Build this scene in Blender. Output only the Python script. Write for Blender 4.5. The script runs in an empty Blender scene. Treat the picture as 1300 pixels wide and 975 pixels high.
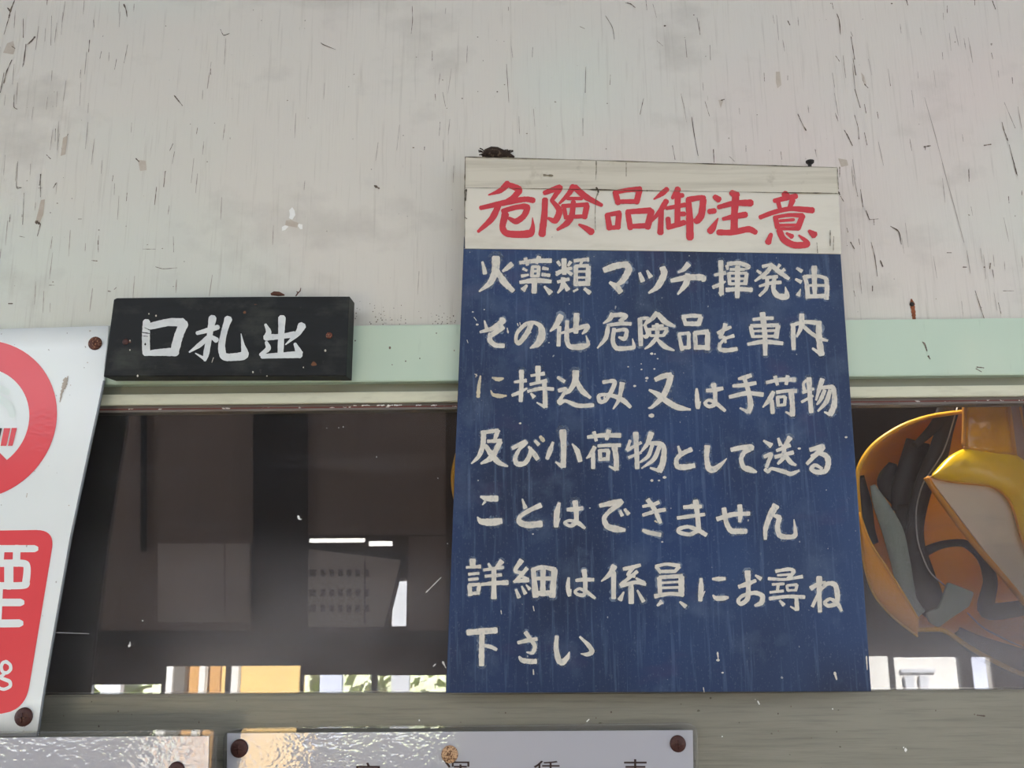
import bpy, bmesh, math, random
from mathutils import Vector, Matrix
random.seed(7)
R = math.radians
scene = bpy.context.scene
COL = scene.collection

# ------------------------------------------------------------------ camera, world, sun, exposure
IMG_W, IMG_H, FPX = 1300, 975, 940.0
CAM_H = 1.7
ROT = (Matrix.Rotation(R(0.7), 3, 'Z') @ Matrix.Rotation(R(90 + 10.5), 3, 'X') @ Matrix.Rotation(R(-0.48), 3, 'Z'))
cam_data = bpy.data.cameras.new('camera')
cam_data.sensor_width = 36.0
cam_data.lens = FPX / IMG_W * 36.0
cam_data.clip_start = 0.02
cam = bpy.data.objects.new('camera', cam_data)
cam.matrix_world = Matrix.Translation((0, 0, CAM_H)) @ ROT.to_4x4()
COL.objects.link(cam)
scene.camera = cam

WORLD_STRENGTH = 2.3
world = bpy.data.worlds.new('sky')
world.use_nodes = True
scene.world = world
bg = world.node_tree.nodes['Background']
bg.inputs['Color'].default_value = (0.90, 0.98, 1.09, 1)
bg.inputs['Strength'].default_value = WORLD_STRENGTH

sun_data = bpy.data.lights.new('sun', 'SUN')
sun_data.energy = 60.0
sun_data.angle = R(0.6)
sun_data.color = (1.0, 0.985, 0.95)
sun = bpy.data.objects.new('sun', sun_data)
sun.rotation_euler = Vector((-0.35, -1.0, -1.0)).to_track_quat('-Z', 'Y').to_euler()
sun.location = (0, 4, 6)
COL.objects.link(sun)

vs = scene.view_settings
vs.view_transform = 'Standard'
vs.look = 'None'
vs.exposure = 0.0
vs.gamma = 1.0
vs.use_curve_mapping = False

# ------------------------------------------------------------------ geometry helpers
def ray(px, py):
    return ROT @ Vector(((px - IMG_W / 2) / FPX, -(py - IMG_H / 2) / FPX, -1.0))

def at(px, py, Y):
    """the point of the plane y = Y (parallel to the station wall) seen at a photo pixel"""
    d = ray(px, py)
    t = Y / d.y
    return Vector((d.x * t, Y, CAM_H + d.z * t))

GLASS_Y = 1.05
def mirrored(px, py, D):
    """the point behind the photographer, D metres along the mirrored path, that the pane reflects at a pixel"""
    d = ray(px, py)
    t = D / d.y
    return Vector((d.x * t, 2 * GLASS_Y - D, CAM_H + d.z * t))

def zrow(row, Y, px=650):
    return at(px, row, Y).z

def link(name, me, mats=None, parent=None):
    o = bpy.data.objects.new(name, me)
    COL.objects.link(o)
    for m in (mats if isinstance(mats, (list, tuple)) else [mats]):
        if m:
            me.materials.append(m)
    if parent:
        o.parent = parent
        o.matrix_parent_inverse = parent.matrix_world.inverted()
    return o

def from_bm(name, bm, m, parent=None, smooth=False):
    bmesh.ops.recalc_face_normals(bm, faces=bm.faces)
    me = bpy.data.meshes.new(name)
    bm.to_mesh(me)
    bm.free()
    if smooth:
        for p in me.polygons:
            p.use_smooth = True
    return link(name, me, m, parent)

def from_py(name, v, f, m, parent=None, smooth=False):
    me = bpy.data.meshes.new(name)
    me.from_pydata([tuple(x) for x in v], [], f)
    me.update()
    if smooth:
        for p in me.polygons:
            p.use_smooth = True
    return link(name, me, m, parent)

def box(bm, x0, x1, y0, y1, z0, z1):
    vs_ = [bm.verts.new(p) for p in ((x0, y0, z0), (x1, y0, z0), (x1, y1, z0), (x0, y1, z0),
                                     (x0, y0, z1), (x1, y0, z1), (x1, y1, z1), (x0, y1, z1))]
    for f in ((0, 1, 2, 3), (4, 7, 6, 5), (0, 4, 5, 1), (1, 5, 6, 2), (2, 6, 7, 3), (3, 7, 4, 0)):
        bm.faces.new([vs_[i] for i in f])

def prism_bm(pts, depth, bevel=0.0, bm=None, seg=2):
    """closed outline of 3-D points, extruded away from the viewer (+y)"""
    bm = bm or bmesh.new()
    a = [bm.verts.new(p) for p in pts]
    b = [bm.verts.new(p + Vector((0, depth, 0))) for p in pts]
    n = len(pts)
    faces = [bm.faces.new(a), bm.faces.new(b[::-1])]
    for i in range(n):
        faces.append(bm.faces.new((a[i], b[i], b[(i + 1) % n], a[(i + 1) % n])))
    bmesh.ops.recalc_face_normals(bm, faces=bm.faces)
    if bevel:
        es = list({e for f in faces[:1] for e in f.edges})
        bmesh.ops.bevel(bm, geom=es, offset=bevel, segments=seg, affect='EDGES', profile=0.5)
    return bm

def rounded(pts, r, seg=6):
    """round the corners of a pixel outline"""
    out = []
    n = len(pts)
    rr = r if isinstance(r, (list, tuple)) else [r] * n
    for i in range(n):
        p, a, b = Vector(pts[i]), Vector(pts[i - 1]), Vector(pts[(i + 1) % n])
        if rr[i] <= 0:
            out.append(tuple(p))
            continue
        u, w = (a - p).normalized(), (b - p).normalized()
        s, e = p + u * rr[i], p + w * rr[i]
        for k in range(seg + 1):
            t = k / seg
            q = s * (1 - t) ** 2 + p * 2 * t * (1 - t) + e * t * t
            out.append((q.x, q.y))
    return out

def catmull(P, n=8, closed=False):
    """dense smooth run through points of any dimension"""
    P = [list(map(float, p)) for p in P]
    if len(P) < 3 and not closed:
        return [[a + (b - a) * k / n for a, b in zip(P[0], P[1])] for k in range(n + 1)]
    out = []
    m = len(P)
    rng = range(m if closed else m - 1)
    for i in rng:
        p1, p2 = P[i % m], P[(i + 1) % m]
        if closed:
            p0, p3 = P[(i - 1) % m], P[(i + 2) % m]
        else:
            p0 = P[i - 1] if i > 0 else [2 * a - b for a, b in zip(p1, p2)]
            p3 = P[i + 2] if i + 2 < m else [2 * b - a for a, b in zip(p1, p2)]
        for k in range(n):
            t = k / n
            out.append([b + 0.42 * t * (c - a) + t * t * (2 * 0.42 * a + (0.42 - 3) * b + (3 - 2 * 0.42) * c - 0.42 * d)
                        + t ** 3 * (-0.42 * a + (2 - 0.42) * b + (0.42 - 2) * c + 0.42 * d)
                        for a, b, c, d in zip(p0, p1, p2, p3)])
    if not closed:
        out.append(P[-1])
    return out

def parse(text, ox, oy, sc, dw):
    res = []
    for s in text.replace('\n', ';').split(';'):
        s = s.strip()
        if not s:
            continue
        pts = []
        for tok in s.split():
            q = [float(v) for v in tok.split(',')]
            w = q[2] if len(q) > 2 else dw
            pts.append((ox + q[0] * sc, oy + q[1] * sc, w * sc))
        if len(pts) == 1:
            x, y, w = pts[0]
            pts = [(x - .2, y, w), (x + .2, y, w)]
        res.append(pts)
    return res

def brush(crops, plane, rough=0.05, cap=0.30, steps=8, seed=1, wk=1.0, tip=0.45):
    """vertices and faces of painted brush strokes; plane(px, py, lift) gives the 3-D point"""
    rnd = random.Random(seed)
    V, Fc = [], []
    lift = 0.0
    for text, ox, oy, sc, dw in crops:
        for pts in parse(text, ox, oy, sc, dw):
            lift = (lift + 2.4e-5) % 6e-4
            C = catmull(pts, steps)
            rows = []
            n = len(C)
            L = 0.0
            for i, (x, y, w) in enumerate(C):
                a = C[max(0, i - 1)]
                b = C[min(n - 1, i + 1)]
                dx, dy = b[0] - a[0], b[1] - a[1]
                l = math.hypot(dx, dy) or 1.0
                dx, dy = dx / l, dy / l
                h = max(0.12, w * wk * 0.5 * (1 + rnd.uniform(-rough, rough)))
                if i == 0:
                    for k, (e, g) in enumerate(((1.0, tip), (0.6, (1 + tip) / 2))):
                        rows.append((x - dx * h * cap * 2 * e, y - dy * h * cap * 2 * e, -dy * h * g, dx * h * g))
                rows.append((x, y, -dy * h, dx * h))
                if i == n - 1:
                    for k, (e, g) in enumerate(((0.6, (1 + tip) / 2), (1.0, tip))):
                        rows.append((x + dx * h * cap * 2 * e, y + dy * h * cap * 2 * e, -dy * h * g, dx * h * g))
            base = len(V)
            for x, y, nx, ny in rows:
                run = lift + 1.8e-5 * (len(V) - base) / (2 * len(rows))
                V.append(plane(x + nx, y + ny, run))
                V.append(plane(x - nx, y - ny, run))
            for k in range(len(rows) - 1):
                i = base + 2 * k
                Fc.append((i, i + 1, i + 3, i + 2))
    return V, Fc

def tube(bm, pts, rad, seg=10, closed=False):
    """round tube through 3-D points; rad may be a list"""
    n = len(pts)
    rr = rad if isinstance(rad, (list, tuple)) else [rad] * n
    rings = []
    for i, p in enumerate(pts):
        a = pts[(i - 1) % n] if closed else pts[max(0, i - 1)]
        b = pts[(i + 1) % n] if closed else pts[min(n - 1, i + 1)]
        t = (b - a).normalized()
        u = t.cross(Vector((0, 1, 0.02)))
        if u.length < 1e-4:
            u = t.cross(Vector((1, 0, 0)))
        u.normalize()
        w = t.cross(u)
        rings.append([bm.verts.new(p + (u * math.cos(2 * math.pi * k / seg) + w * math.sin(2 * math.pi * k / seg)) * rr[i]) for k in range(seg)])
    for i in range(n if closed else n - 1):
        A, B = rings[i], rings[(i + 1) % n]
        for k in range(seg):
            bm.faces.new((A[k], A[(k + 1) % seg], B[(k + 1) % seg], B[k]))
    if not closed:
        bm.faces.new(rings[0])
        bm.faces.new(rings[-1][::-1])
    return bm

def strap_bm(path, thick, bm=None, bulge=0.0):
    """flat strap with real thickness: path of (px, py, width_px, Y)"""
    bm = bm or bmesh.new()
    C = catmull(path, 7)
    n = len(C)
    rings = []
    for i, (x, y, w, Y) in enumerate(C):
        a, b = C[max(0, i - 1)], C[min(n - 1, i + 1)]
        dx, dy = b[0] - a[0], b[1] - a[1]
        l = math.hypot(dx, dy) or 1
        nx, ny = -dy / l * w / 2, dx / l * w / 2
        p, q = at(x + nx, y + ny, Y), at(x - nx, y - ny, Y)
        m = (p + q) / 2 - Vector((0, bulge, 0))
        d = Vector((0, thick, 0))
        rings.append([bm.verts.new(v) for v in (p, m, q, q + d, m + d, p + d)])
    for A, B in zip(rings, rings[1:]):
        for k in range(6):
            bm.faces.new((A[k], A[(k + 1) % 6], B[(k + 1) % 6], B[k]))
    bm.faces.new(rings[0])
    bm.faces.new(rings[-1][::-1])
    return bm

def thing(name, label, cat, loc=(0, 0, 0), group=None):
    o = bpy.data.objects.new(name, None)
    COL.objects.link(o)
    o.empty_display_size = 0.05
    o.location = loc
    o.matrix_world = Matrix.Translation(loc)
    return tag(o, label, cat, group)

def tag(o, label, cat, group=None, kind=None):
    o['label'] = label
    o['category'] = cat
    if group:
        o['group'] = group
    if kind:
        o['kind'] = kind
    return o

def struct(o):
    o['kind'] = 'structure'
    return o

# ------------------------------------------------------------------ materials
def lin(c):
    if isinstance(c, str):
        c = [int(c[i:i + 2], 16) for i in (0, 2, 4)]
    return tuple((v / 255 / 12.92 if v / 255 <= 0.04045 else ((v / 255 + 0.055) / 1.055) ** 2.4) for v in c) + (1.0,)

def mat(name, col, rough=0.6, layers=(), bump=None, coat=0.0, metal=0.0, spec=0.4, coat_bump=None, trans=0.0):
    """layers: (colour, noise scale xyz, detail, low, high, amount[, kind]) painted over the base in turn"""
    m = bpy.data.materials.new(name)
    m.use_nodes = True
    nt = m.node_tree
    N, Lk = nt.nodes, nt.links
    b = N['Principled BSDF']
    b.inputs['Roughness'].default_value = rough
    b.inputs['Metallic'].default_value = metal
    b.inputs['Specular IOR Level'].default_value = spec
    b.inputs['Coat Weight'].default_value = coat
    b.inputs['Coat Roughness'].default_value = 0.03
    b.inputs['Coat IOR'].default_value = 1.55
    b.inputs['Transmission Weight'].default_value = trans
    tc = N.new('ShaderNodeTexCoord')
    prev = N.new('ShaderNodeRGB')
    prev.outputs[0].default_value = lin(col)
    sock = prev.outputs[0]

    def noise(scale, detail, kind='noise', seed=0.0):
        mp = N.new('ShaderNodeMapping')
        mp.inputs['Scale'].default_value = scale
        mp.inputs['Location'].default_value = (seed, seed * 1.7, seed * 0.3)
        Lk.new(tc.outputs['Object'], mp.inputs['Vector'])
        if kind == 'noise':
            n = N.new('ShaderNodeTexNoise')
            n.inputs['Scale'].default_value = 1.0
            n.inputs['Detail'].default_value = detail
            n.inputs['Roughness'].default_value = 0.6
            Lk.new(mp.outputs[0], n.inputs['Vector'])
            return n.outputs['Fac']
        n = N.new('ShaderNodeTexVoronoi')
        n.inputs['Scale'].default_value = 1.0
        Lk.new(mp.outputs[0], n.inputs['Vector'])
        return n.outputs['Distance']

    for i, ly in enumerate(layers):
        c2, scl, det, lo, hi, amt = ly[:6]
        kind = ly[6] if len(ly) > 6 else 'noise'
        fac = noise(scl, det, kind, 3.1 * (i + 1))
        mr = N.new('ShaderNodeMapRange')
        mr.inputs['From Min'].default_value = lo
        mr.inputs['From Max'].default_value = hi
        mr.inputs['To Min'].default_value = 0.0
        mr.inputs['To Max'].default_value = amt
        Lk.new(fac, mr.inputs['Value'])
        mx = N.new('ShaderNodeMix')
        mx.data_type = 'RGBA'
        Lk.new(mr.outputs[0], mx.inputs['Factor'])
        Lk.new(sock, mx.inputs['A'])
        mx.inputs['B'].default_value = lin(c2)
        sock = mx.outputs['Result']
    Lk.new(sock, b.inputs['Base Color'])
    for spec_, inp in ((bump, 'Normal'), (coat_bump, 'Coat Normal')):
        if spec_:
            scl, det, strength, dist = spec_
            bn = N.new('ShaderNodeBump')
            bn.inputs['Strength'].default_value = strength
            bn.inputs['Distance'].default_value = dist
            Lk.new(noise(scl, det, 'noise', 11.0), bn.inputs['Height'])
            Lk.new(bn.outputs[0], b.inputs[inp])
    return m

def sheet_glass(name, ior, dust, dust_col, streaks=0.0, rough=0.0, foot=None):
    """clear sheet: see-through, mirror-like by the Fresnel law, with a film of dust"""
    m = bpy.data.materials.new(name)
    m.use_nodes = True
    nt = m.node_tree
    N, Lk = nt.nodes, nt.links
    N.remove(N['Principled BSDF'])
    out = N['Material Output']
    tr, gl, df = N.new('ShaderNodeBsdfTransparent'), N.new('ShaderNodeBsdfGlossy'), N.new('ShaderNodeBsdfDiffuse')
    gl.inputs['Roughness'].default_value = rough
    df.inputs['Color'].default_value = lin(dust_col)
    fr = N.new('ShaderNodeFresnel')
    fr.inputs['IOR'].default_value = ior
    geo = N.new('ShaderNodeNewGeometry')
    m1, m2 = N.new('ShaderNodeMixShader'), N.new('ShaderNodeMixShader')
    Lk.new(fr.outputs[0], m1.inputs[0])
    Lk.new(tr.outputs[0], m1.inputs[1])
    Lk.new(gl.outputs[0], m1.inputs[2])
    tc = N.new('ShaderNodeTexCoord')
    def noise(scale, det, lo, hi, amt):
        mp = N.new('ShaderNodeMapping')
        mp.inputs['Scale'].default_value = scale
        Lk.new(tc.outputs['Object'], mp.inputs['Vector'])
        n = N.new('ShaderNodeTexNoise')
        n.inputs['Scale'].default_value = 1.0
        n.inputs['Detail'].default_value = det
        Lk.new(mp.outputs[0], n.inputs['Vector'])
        mr = N.new('ShaderNodeMapRange')
        mr.inputs['From Min'].default_value = lo
        mr.inputs['From Max'].default_value = hi
        mr.inputs['To Min'].default_value = 0
        mr.inputs['To Max'].default_value = amt
        Lk.new(n.outputs['Fac'], mr.inputs['Value'])
        return mr.outputs[0]
    def add(a, b_):
        q = N.new('ShaderNodeMath')
        q.operation = 'ADD'
        for s, i in ((a, 0), (b_, 1)):
            if isinstance(s, float):
                q.inputs[i].default_value = s
            else:
                Lk.new(s, q.inputs[i])
        return q.outputs[0]
    f = add(noise((3, 3, 3), 3, 0.35, 0.7, dust), dust * 0.4)
    if foot:
        sp = N.new('ShaderNodeSeparateXYZ')
        Lk.new(tc.outputs['Object'], sp.inputs[0])
        mr = N.new('ShaderNodeMapRange')
        mr.interpolation_type = 'SMOOTHSTEP'
        mr.inputs['From Min'].default_value = foot[1]
        mr.inputs['From Max'].default_value = foot[0]
        mr.inputs['To Min'].default_value = 0
        mr.inputs['To Max'].default_value = foot[2]
        Lk.new(sp.outputs['Z'], mr.inputs['Value'])
        mx_ = N.new('ShaderNodeMapRange')
        mx_.interpolation_type = 'SMOOTHSTEP'
        mx_.inputs['From Min'].default_value = foot[3]
        mx_.inputs['From Max'].default_value = foot[4]
        mx_.inputs['To Min'].default_value = 0.45
        mx_.inputs['To Max'].default_value = 1.0
        Lk.new(sp.outputs['X'], mx_.inputs['Value'])
        m0 = N.new('ShaderNodeMath'); m0.operation = 'MULTIPLY'
        Lk.new(mr.outputs[0], m0.inputs[0])
        Lk.new(mx_.outputs[0], m0.inputs[1])
        mu = N.new('ShaderNodeMath'); mu.operation = 'MULTIPLY'
        Lk.new(m0.outputs[0], mu.inputs[0])
        Lk.new(noise((5, 5, 9), 4, 0.25, 0.65, 1.0), mu.inputs[1])
        f = add(f, mu.outputs[0])
    if streaks:
        f = add(f, noise((420, 420, 420), 1, 0.71, 0.79, streaks))
        f = add(f, noise((6, 6, 60), 4, 0.55, 0.8, streaks * 0.3))
    Lk.new(f, m2.inputs[0])
    Lk.new(m1.outputs[0], m2.inputs[1])
    Lk.new(df.outputs[0], m2.inputs[2])
    Lk.new(m2.outputs[0], out.inputs['Surface'])
    return m

M = {}
M['wall'] = mat('painted_plywood', 'd5d1c8', 0.55, [
    ('cdd6cd', (2.2, 2, 2.6), 2, 0.42, 0.66, 0.7),
    ('d6c9c4', (1.6, 2, 1.3), 2, 0.5, 0.7, 0.7),
    ('a39d93', (260, 20, 9), 3, 0.58, 0.78, 0.36),
    ('98948c', (5, 2, 7), 6, 0.55, 0.80, 0.5),
    ('8b8279', (330, 40, 26), 2, 0.74, 0.78, 0.5),
    ('6a5c4c', (150, 40, 150), 1, 0.80, 0.82, 0.7)],
    bump=((300, 30, 10), 3, 0.25, 0.002), spec=0.35)
M['wall_dark'] = mat('brown_boards', '66574f', 0.6, [('524640', (40, 4, 1.5), 4, 0.45, 0.7, 0.7)])
M['light_boards'] = mat('added_light_boards', 'b39a8e', 0.6, [('8f776d', (50, 4, 1.5), 4, 0.45, 0.7, 0.7)])  # pale panels added to brighten the left of the pane's reflection
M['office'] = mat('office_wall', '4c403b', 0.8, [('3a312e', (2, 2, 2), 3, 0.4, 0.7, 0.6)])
M['floor'] = mat('concrete', '8c8880', 0.8, [('6e6a64', (3, 3, 3), 5, 0.45, 0.7, 0.6)])
M['roof'] = mat('roof_boards', 'b4b5b4', 0.8, [('8f8f8e', (3, 30, 3), 3, 0.5, 0.7, 0.5)])
M['green'] = mat('pale_green_paint', 'bdd0bd', 0.4, [
    ('c9d6c2', (9, 3, 4), 2, 0.45, 0.7, 0.6), ('8fa593', (90, 10, 12), 3, 0.66, 0.8, 0.3),
    ('4b4636', (120, 120, 120), 1, 0.785, 0.80, 0.9)], spec=0.4)
M['cream'] = mat('cream_paint', 'd3d2bb', 0.4, [('b5b39d', (20, 5, 90), 3, 0.5, 0.75, 0.5)])
M['grey_green'] = mat('grey_green_painted_shade', '8e8f80', 0.6, [('8c8c7c', (60, 8, 60), 3, 0.5, 0.75, 0.5)])  # shade under the green trim is put into this strip's colour
M['brown_bar'] = mat('brown_sash', '77706a', 0.5, [('5c504a', (15, 5, 200), 3, 0.5, 0.7, 0.7)])
M['red_line'] = mat('old_red_paint', '6b332c', 0.6, [('ddd3cc', (90, 10, 200), 2, 0.62, 0.66, 0.9)])
M['sill'] = mat('olive_grey_paint', '827f73', 0.42, [
    ('8c897c', (8, 8, 60), 4, 0.4, 0.65, 0.6), ('6a675d', (9, 8, 230), 5, 0.5, 0.72, 0.6),
    ('54503f', (130, 130, 130), 1, 0.775, 0.79, 0.85)], bump=((12, 8, 200), 4, 0.35, 0.002))
M['blue'] = mat('worn_blue_enamel', '1e3760', 0.5, [
    ('324b70', (5, 2, 3), 3, 0.4, 0.7, 0.6),
    ('1b2845', (3.2, 2, 2.4), 2, 0.45, 0.64, 0.9),
    ('5f7390', (160, 20, 9), 4, 0.55, 0.80, 0.55),
    ('62748b', (13, 10, 12), 6, 0.54, 0.80, 0.5),
    ('8b93a0', (420, 60, 300), 3, 0.60, 0.85, 0.35),
    ('4a3a5c', (9, 5, 16), 3, 0.62, 0.78, 0.35),
    ('c9c7bd', (170, 170, 130), 1, 0.775, 0.785, 0.5)],
    bump=((200, 30, 14), 3, 0.15, 0.001), spec=0.35)
M['scuff'] = mat('scuffed_blue_paint', '7f8da0', 0.6, [('2c4472', (40, 20, 40), 3, 0.4, 0.6, 0.5)])
def fade(m, scale, lo, hi, amt):
    nt = m.node_tree
    b = nt.nodes['Principled BSDF']
    tc, n, mr = nt.nodes.new('ShaderNodeTexCoord'), nt.nodes.new('ShaderNodeTexNoise'), nt.nodes.new('ShaderNodeMapRange')
    n.inputs['Scale'].default_value = scale
    n.inputs['Detail'].default_value = 6
    n.inputs['Roughness'].default_value = 0.75
    mr.inputs['From Min'].default_value = lo
    mr.inputs['From Max'].default_value = hi
    mr.inputs['To Max'].default_value = amt
    nt.links.new(tc.outputs['Object'], n.inputs['Vector'])
    nt.links.new(n.outputs['Fac'], mr.inputs['Value'])
    nt.links.new(mr.outputs[0], b.inputs['Alpha'])
fade(M['scuff'], 30, 0.36, 0.62, 0.85)
M['header'] = mat('yellowed_white_paint', 'd9d4c6', 0.45, [
    ('bcb5a4', (7, 4, 30), 5, 0.48, 0.74, 0.65), ('9a8b6c', (18, 8, 18), 4, 0.68, 0.82, 0.6),
    ('4b4130', (150, 90, 70), 1, 0.785, 0.80, 0.7)])
M['batten'] = mat('weathered_batten', 'cfc9b9', 0.5, [
    ('aaa390', (4, 4, 80), 5, 0.46, 0.70, 0.65), ('85795f', (30, 8, 30), 5, 0.62, 0.8, 0.55)])
M['edge_dirt'] = mat('dark_joint', '4a4236', 0.9, [('8f8773', (60, 9, 60), 2, 0.42, 0.6, 0.9)])
M['red_ink'] = mat('red_brush_paint', 'c8303a', 0.4, [('ad2832', (30, 10, 30), 3, 0.5, 0.75, 0.6)])
M['ivory_ink'] = mat('ivory_brush_paint', 'd6d0c4', 0.55, [
    ('b9b3a6', (60, 10, 60), 4, 0.45, 0.75, 0.7), ('7d8491', (240, 40, 150), 4, 0.56, 0.76, 0.6)])
M['faded_ink'] = mat('faded_yellow_brush_paint', 'c9bea4', 0.6, [('8a8a86', (160, 30, 60), 4, 0.5, 0.75, 0.7)])
M['black'] = mat('blackened_board', '1b1d1f', 0.55, [
    ('454842', (13, 6, 19), 6, 0.48, 0.74, 0.85), ('0f1011', (5, 4, 40), 5, 0.5, 0.7, 0.8),
    ('6c6a60', (70, 10, 70), 4, 0.68, 0.85, 0.5), ('8a5a3a', (60, 20, 60), 1, 0.77, 0.79, 0.6)],
    bump=((20, 6, 90), 4, 0.4, 0.0015), spec=0.25)
M['white_ink'] = mat('chalky_white_paint', 'd9dcdc', 0.5, [
    ('b4b9bb', (40, 10, 60), 4, 0.45, 0.75, 0.6), ('84888a', (160, 30, 50), 3, 0.64, 0.78, 0.5)])
M['panel_white'] = mat('white_laminate', 'eef3f3', 0.28, [('dfe8e6', (4, 4, 4), 3, 0.45, 0.7, 0.5),
    ('8c8378', (160, 160, 160), 1, 0.785, 0.80, 0.6)], coat=0.5, coat_bump=((110, 110, 170), 1, 1.0, 0.00028))
M['panel_edge'] = mat('aluminium_edge', '80868a', 0.4)
M['panel_red'] = mat('signal_red_print', 'e84a52', 0.3, [('de4149', (5, 5, 5), 2, 0.4, 0.7, 0.5)], coat=0.5,
                     coat_bump=((110, 110, 170), 1, 1.0, 0.00028))
M['panel_black'] = mat('black_print', '2a2424', 0.4)
M['smoke'] = mat('pale_green_print', 'e2ece9', 0.4)
M['paper'] = mat('white_sign_sheet', 'b2b2ba', 0.35, coat=1.0, coat_bump=((110, 110, 170), 1, 1.0, 0.00028))
M['acrylic'] = sheet_glass('clear_acrylic', 1.49, 0.05, 'd8d8d8')
M['glass'] = sheet_glass('dusty_window_glass', 1.75, 0.02, 'b0acb0', 0.14, foot=(1.50, 1.72, 0.34, -0.62, -0.08))
M['print'] = mat('dark_brown_print', '33201e', 0.5)
M['rust'] = mat('rusty_screw_head', '5a2f22', 0.6, [('b98e6a', (500, 500, 500), 2, 0.55, 0.65, 0.8)], bump=((500, 500, 500), 2, 0.5, 0.001))
M['rust_dark'] = mat('brown_screw_head', '43241f', 0.5, [('5b3730', (400, 400, 400), 2, 0.5, 0.7, 0.6)])
M['rust_pale'] = mat('flaking_screw_head', 'c9a37c', 0.6, [('5d3822', (420, 200, 420), 2, 0.5, 0.58, 0.9)])
M['rust_streak'] = mat('rust_streak', '8c4f30', 0.8, [('6b3a24', (120, 20, 60), 2, 0.45, 0.6, 0.8)])
M['nail'] = mat('black_iron', '1d1a18', 0.6)
M['crack'] = mat('paint_crack', '5b5047', 0.9, [('8f8374', (90, 90, 40), 2, 0.45, 0.65, 0.8)])
M['crack_light'] = mat('fine_paint_crack', 'a29a92', 0.9)
M['bare_wood'] = mat('bare_plywood', 'b9aea0', 0.8, [('c9c1b6', (60, 10, 60), 3, 0.45, 0.7, 0.7)])
M['flake'] = mat('white_undercoat', 'f0f0ec', 0.7)
M['mud'] = mat('dry_mud', '33271f', 0.95, [('7d6a58', (160, 160, 160), 3, 0.55, 0.7, 0.8)], bump=((200, 200, 200), 3, 1.0, 0.004))
M['leaf'] = mat('dead_leaf', '5c3a2c', 0.8)
M['orange_shell'] = mat('orange_yellow_plastic', 'f4a412', 0.3, [('ea920c', (6, 6, 6), 2, 0.45, 0.7, 0.5)], spec=0.4)
M['rim'] = mat('yellow_plastic_rim', 'e8ac2c', 0.35)
M['black_strap'] = mat('black_harness', '161418', 0.5, [('242126', (30, 10, 30), 3, 0.5, 0.7, 0.5)])
M['webbing'] = mat('grey_green_webbing', '8e9a94', 0.7, [('78847e', (500, 20, 500), 2, 0.45, 0.6, 0.6)])
M['wire'] = mat('grey_edge_wire', 'a6a4a2', 0.5)
M['vinyl'] = mat('bright_yellow_vinyl', 'f8c800', 0.3, [('eeb400', (14, 8, 14), 3, 0.45, 0.7, 0.6)],
                 bump=((22, 10, 22), 2, 0.5, 0.01), spec=0.5)
M['amber'] = mat('amber_reflective_vinyl', 'eba200', 0.18, [('cf8600', (20, 10, 20), 3, 0.45, 0.7, 0.7)],
                 bump=((30, 10, 26), 2, 0.6, 0.012), spec=0.6, coat=0.5)
M['piping'] = mat('orange_piping', 'cf8a2a', 0.55)
M['backing'] = mat('grey_beige_backing', 'd9c9b5', 0.7, [('bcae9c', (9, 9, 9), 3, 0.45, 0.7, 0.5)])
M['pink_web'] = mat('dull_pink_webbing', '9a7d70', 0.7)
M['hoarding'] = mat('yellow_painted_boards', 'f4cd86', 0.7, [('ecc070', (2, 2, 1), 2, 0.45, 0.7, 0.4)])
M['brown_board'] = mat('brown_painted_board', 'd2a060', 0.7)
M['hedge'] = mat('sunny_leaves', 'eef2d2', 0.8, [('c8dc90', (9, 9, 9), 3, 0.52, 0.62, 0.7), ('f6f8ea', (7, 7, 7), 2, 0.55, 0.65, 0.9)])
M['house_white'] = mat('white_render', 'f2eee8', 0.8)
M['house_blue'] = mat('pale_blue_panel', 'd3d8ea', 0.6)
M['house_grey'] = mat('grey_metal', 'd0d2d8', 0.5)
M['pole'] = mat('grey_pole', '6d6862', 0.5)
M['ground'] = mat('pale_gravel', '4c4e54', 0.9, [('424449', (4, 4, 4), 4, 0.45, 0.7, 0.6)])
M['poster'] = mat('pink_beige_notice', 'ead2c8', 0.6)
M['poster_ink'] = mat('notice_print', '3a3034', 0.6)
M['dark_post'] = mat('dark_green_post', '24282b', 0.5)
# ------------------------------------------------------------------ the station wall and its window
WALL_Y, TRIM_Y, SILL_Y = 1.040, 1.018, 1.046
Z_TRIM_TOP = zrow(411, TRIM_Y)
Z_TRIM_BOT = zrow(482.5, TRIM_Y)
Z_MOULD_TOP, Z_MOULD_BOT = zrow(495.5, 1.030), zrow(509, 1.030)
Z_GLASS_TOP = zrow(517, GLASS_Y)
Z_SILL = zrow(879.5, SILL_Y)
WX0, WX1 = -1.05, 1.25

bm = bmesh.new()
box(bm, -5.0, 5.0, WALL_Y, 1.10, Z_MOULD_TOP, 3.4)
box(bm, -5.0, WX0, WALL_Y, 1.10, Z_SILL, Z_MOULD_TOP)
box(bm, WX1, 5.0, WALL_Y, 1.10, Z_SILL, Z_MOULD_TOP)
box(bm, -5.0, 5.0, 1.052, 1.062, 0.0, Z_SILL)
wall = struct(from_bm('wall_front', bm, M['wall']))

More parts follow.
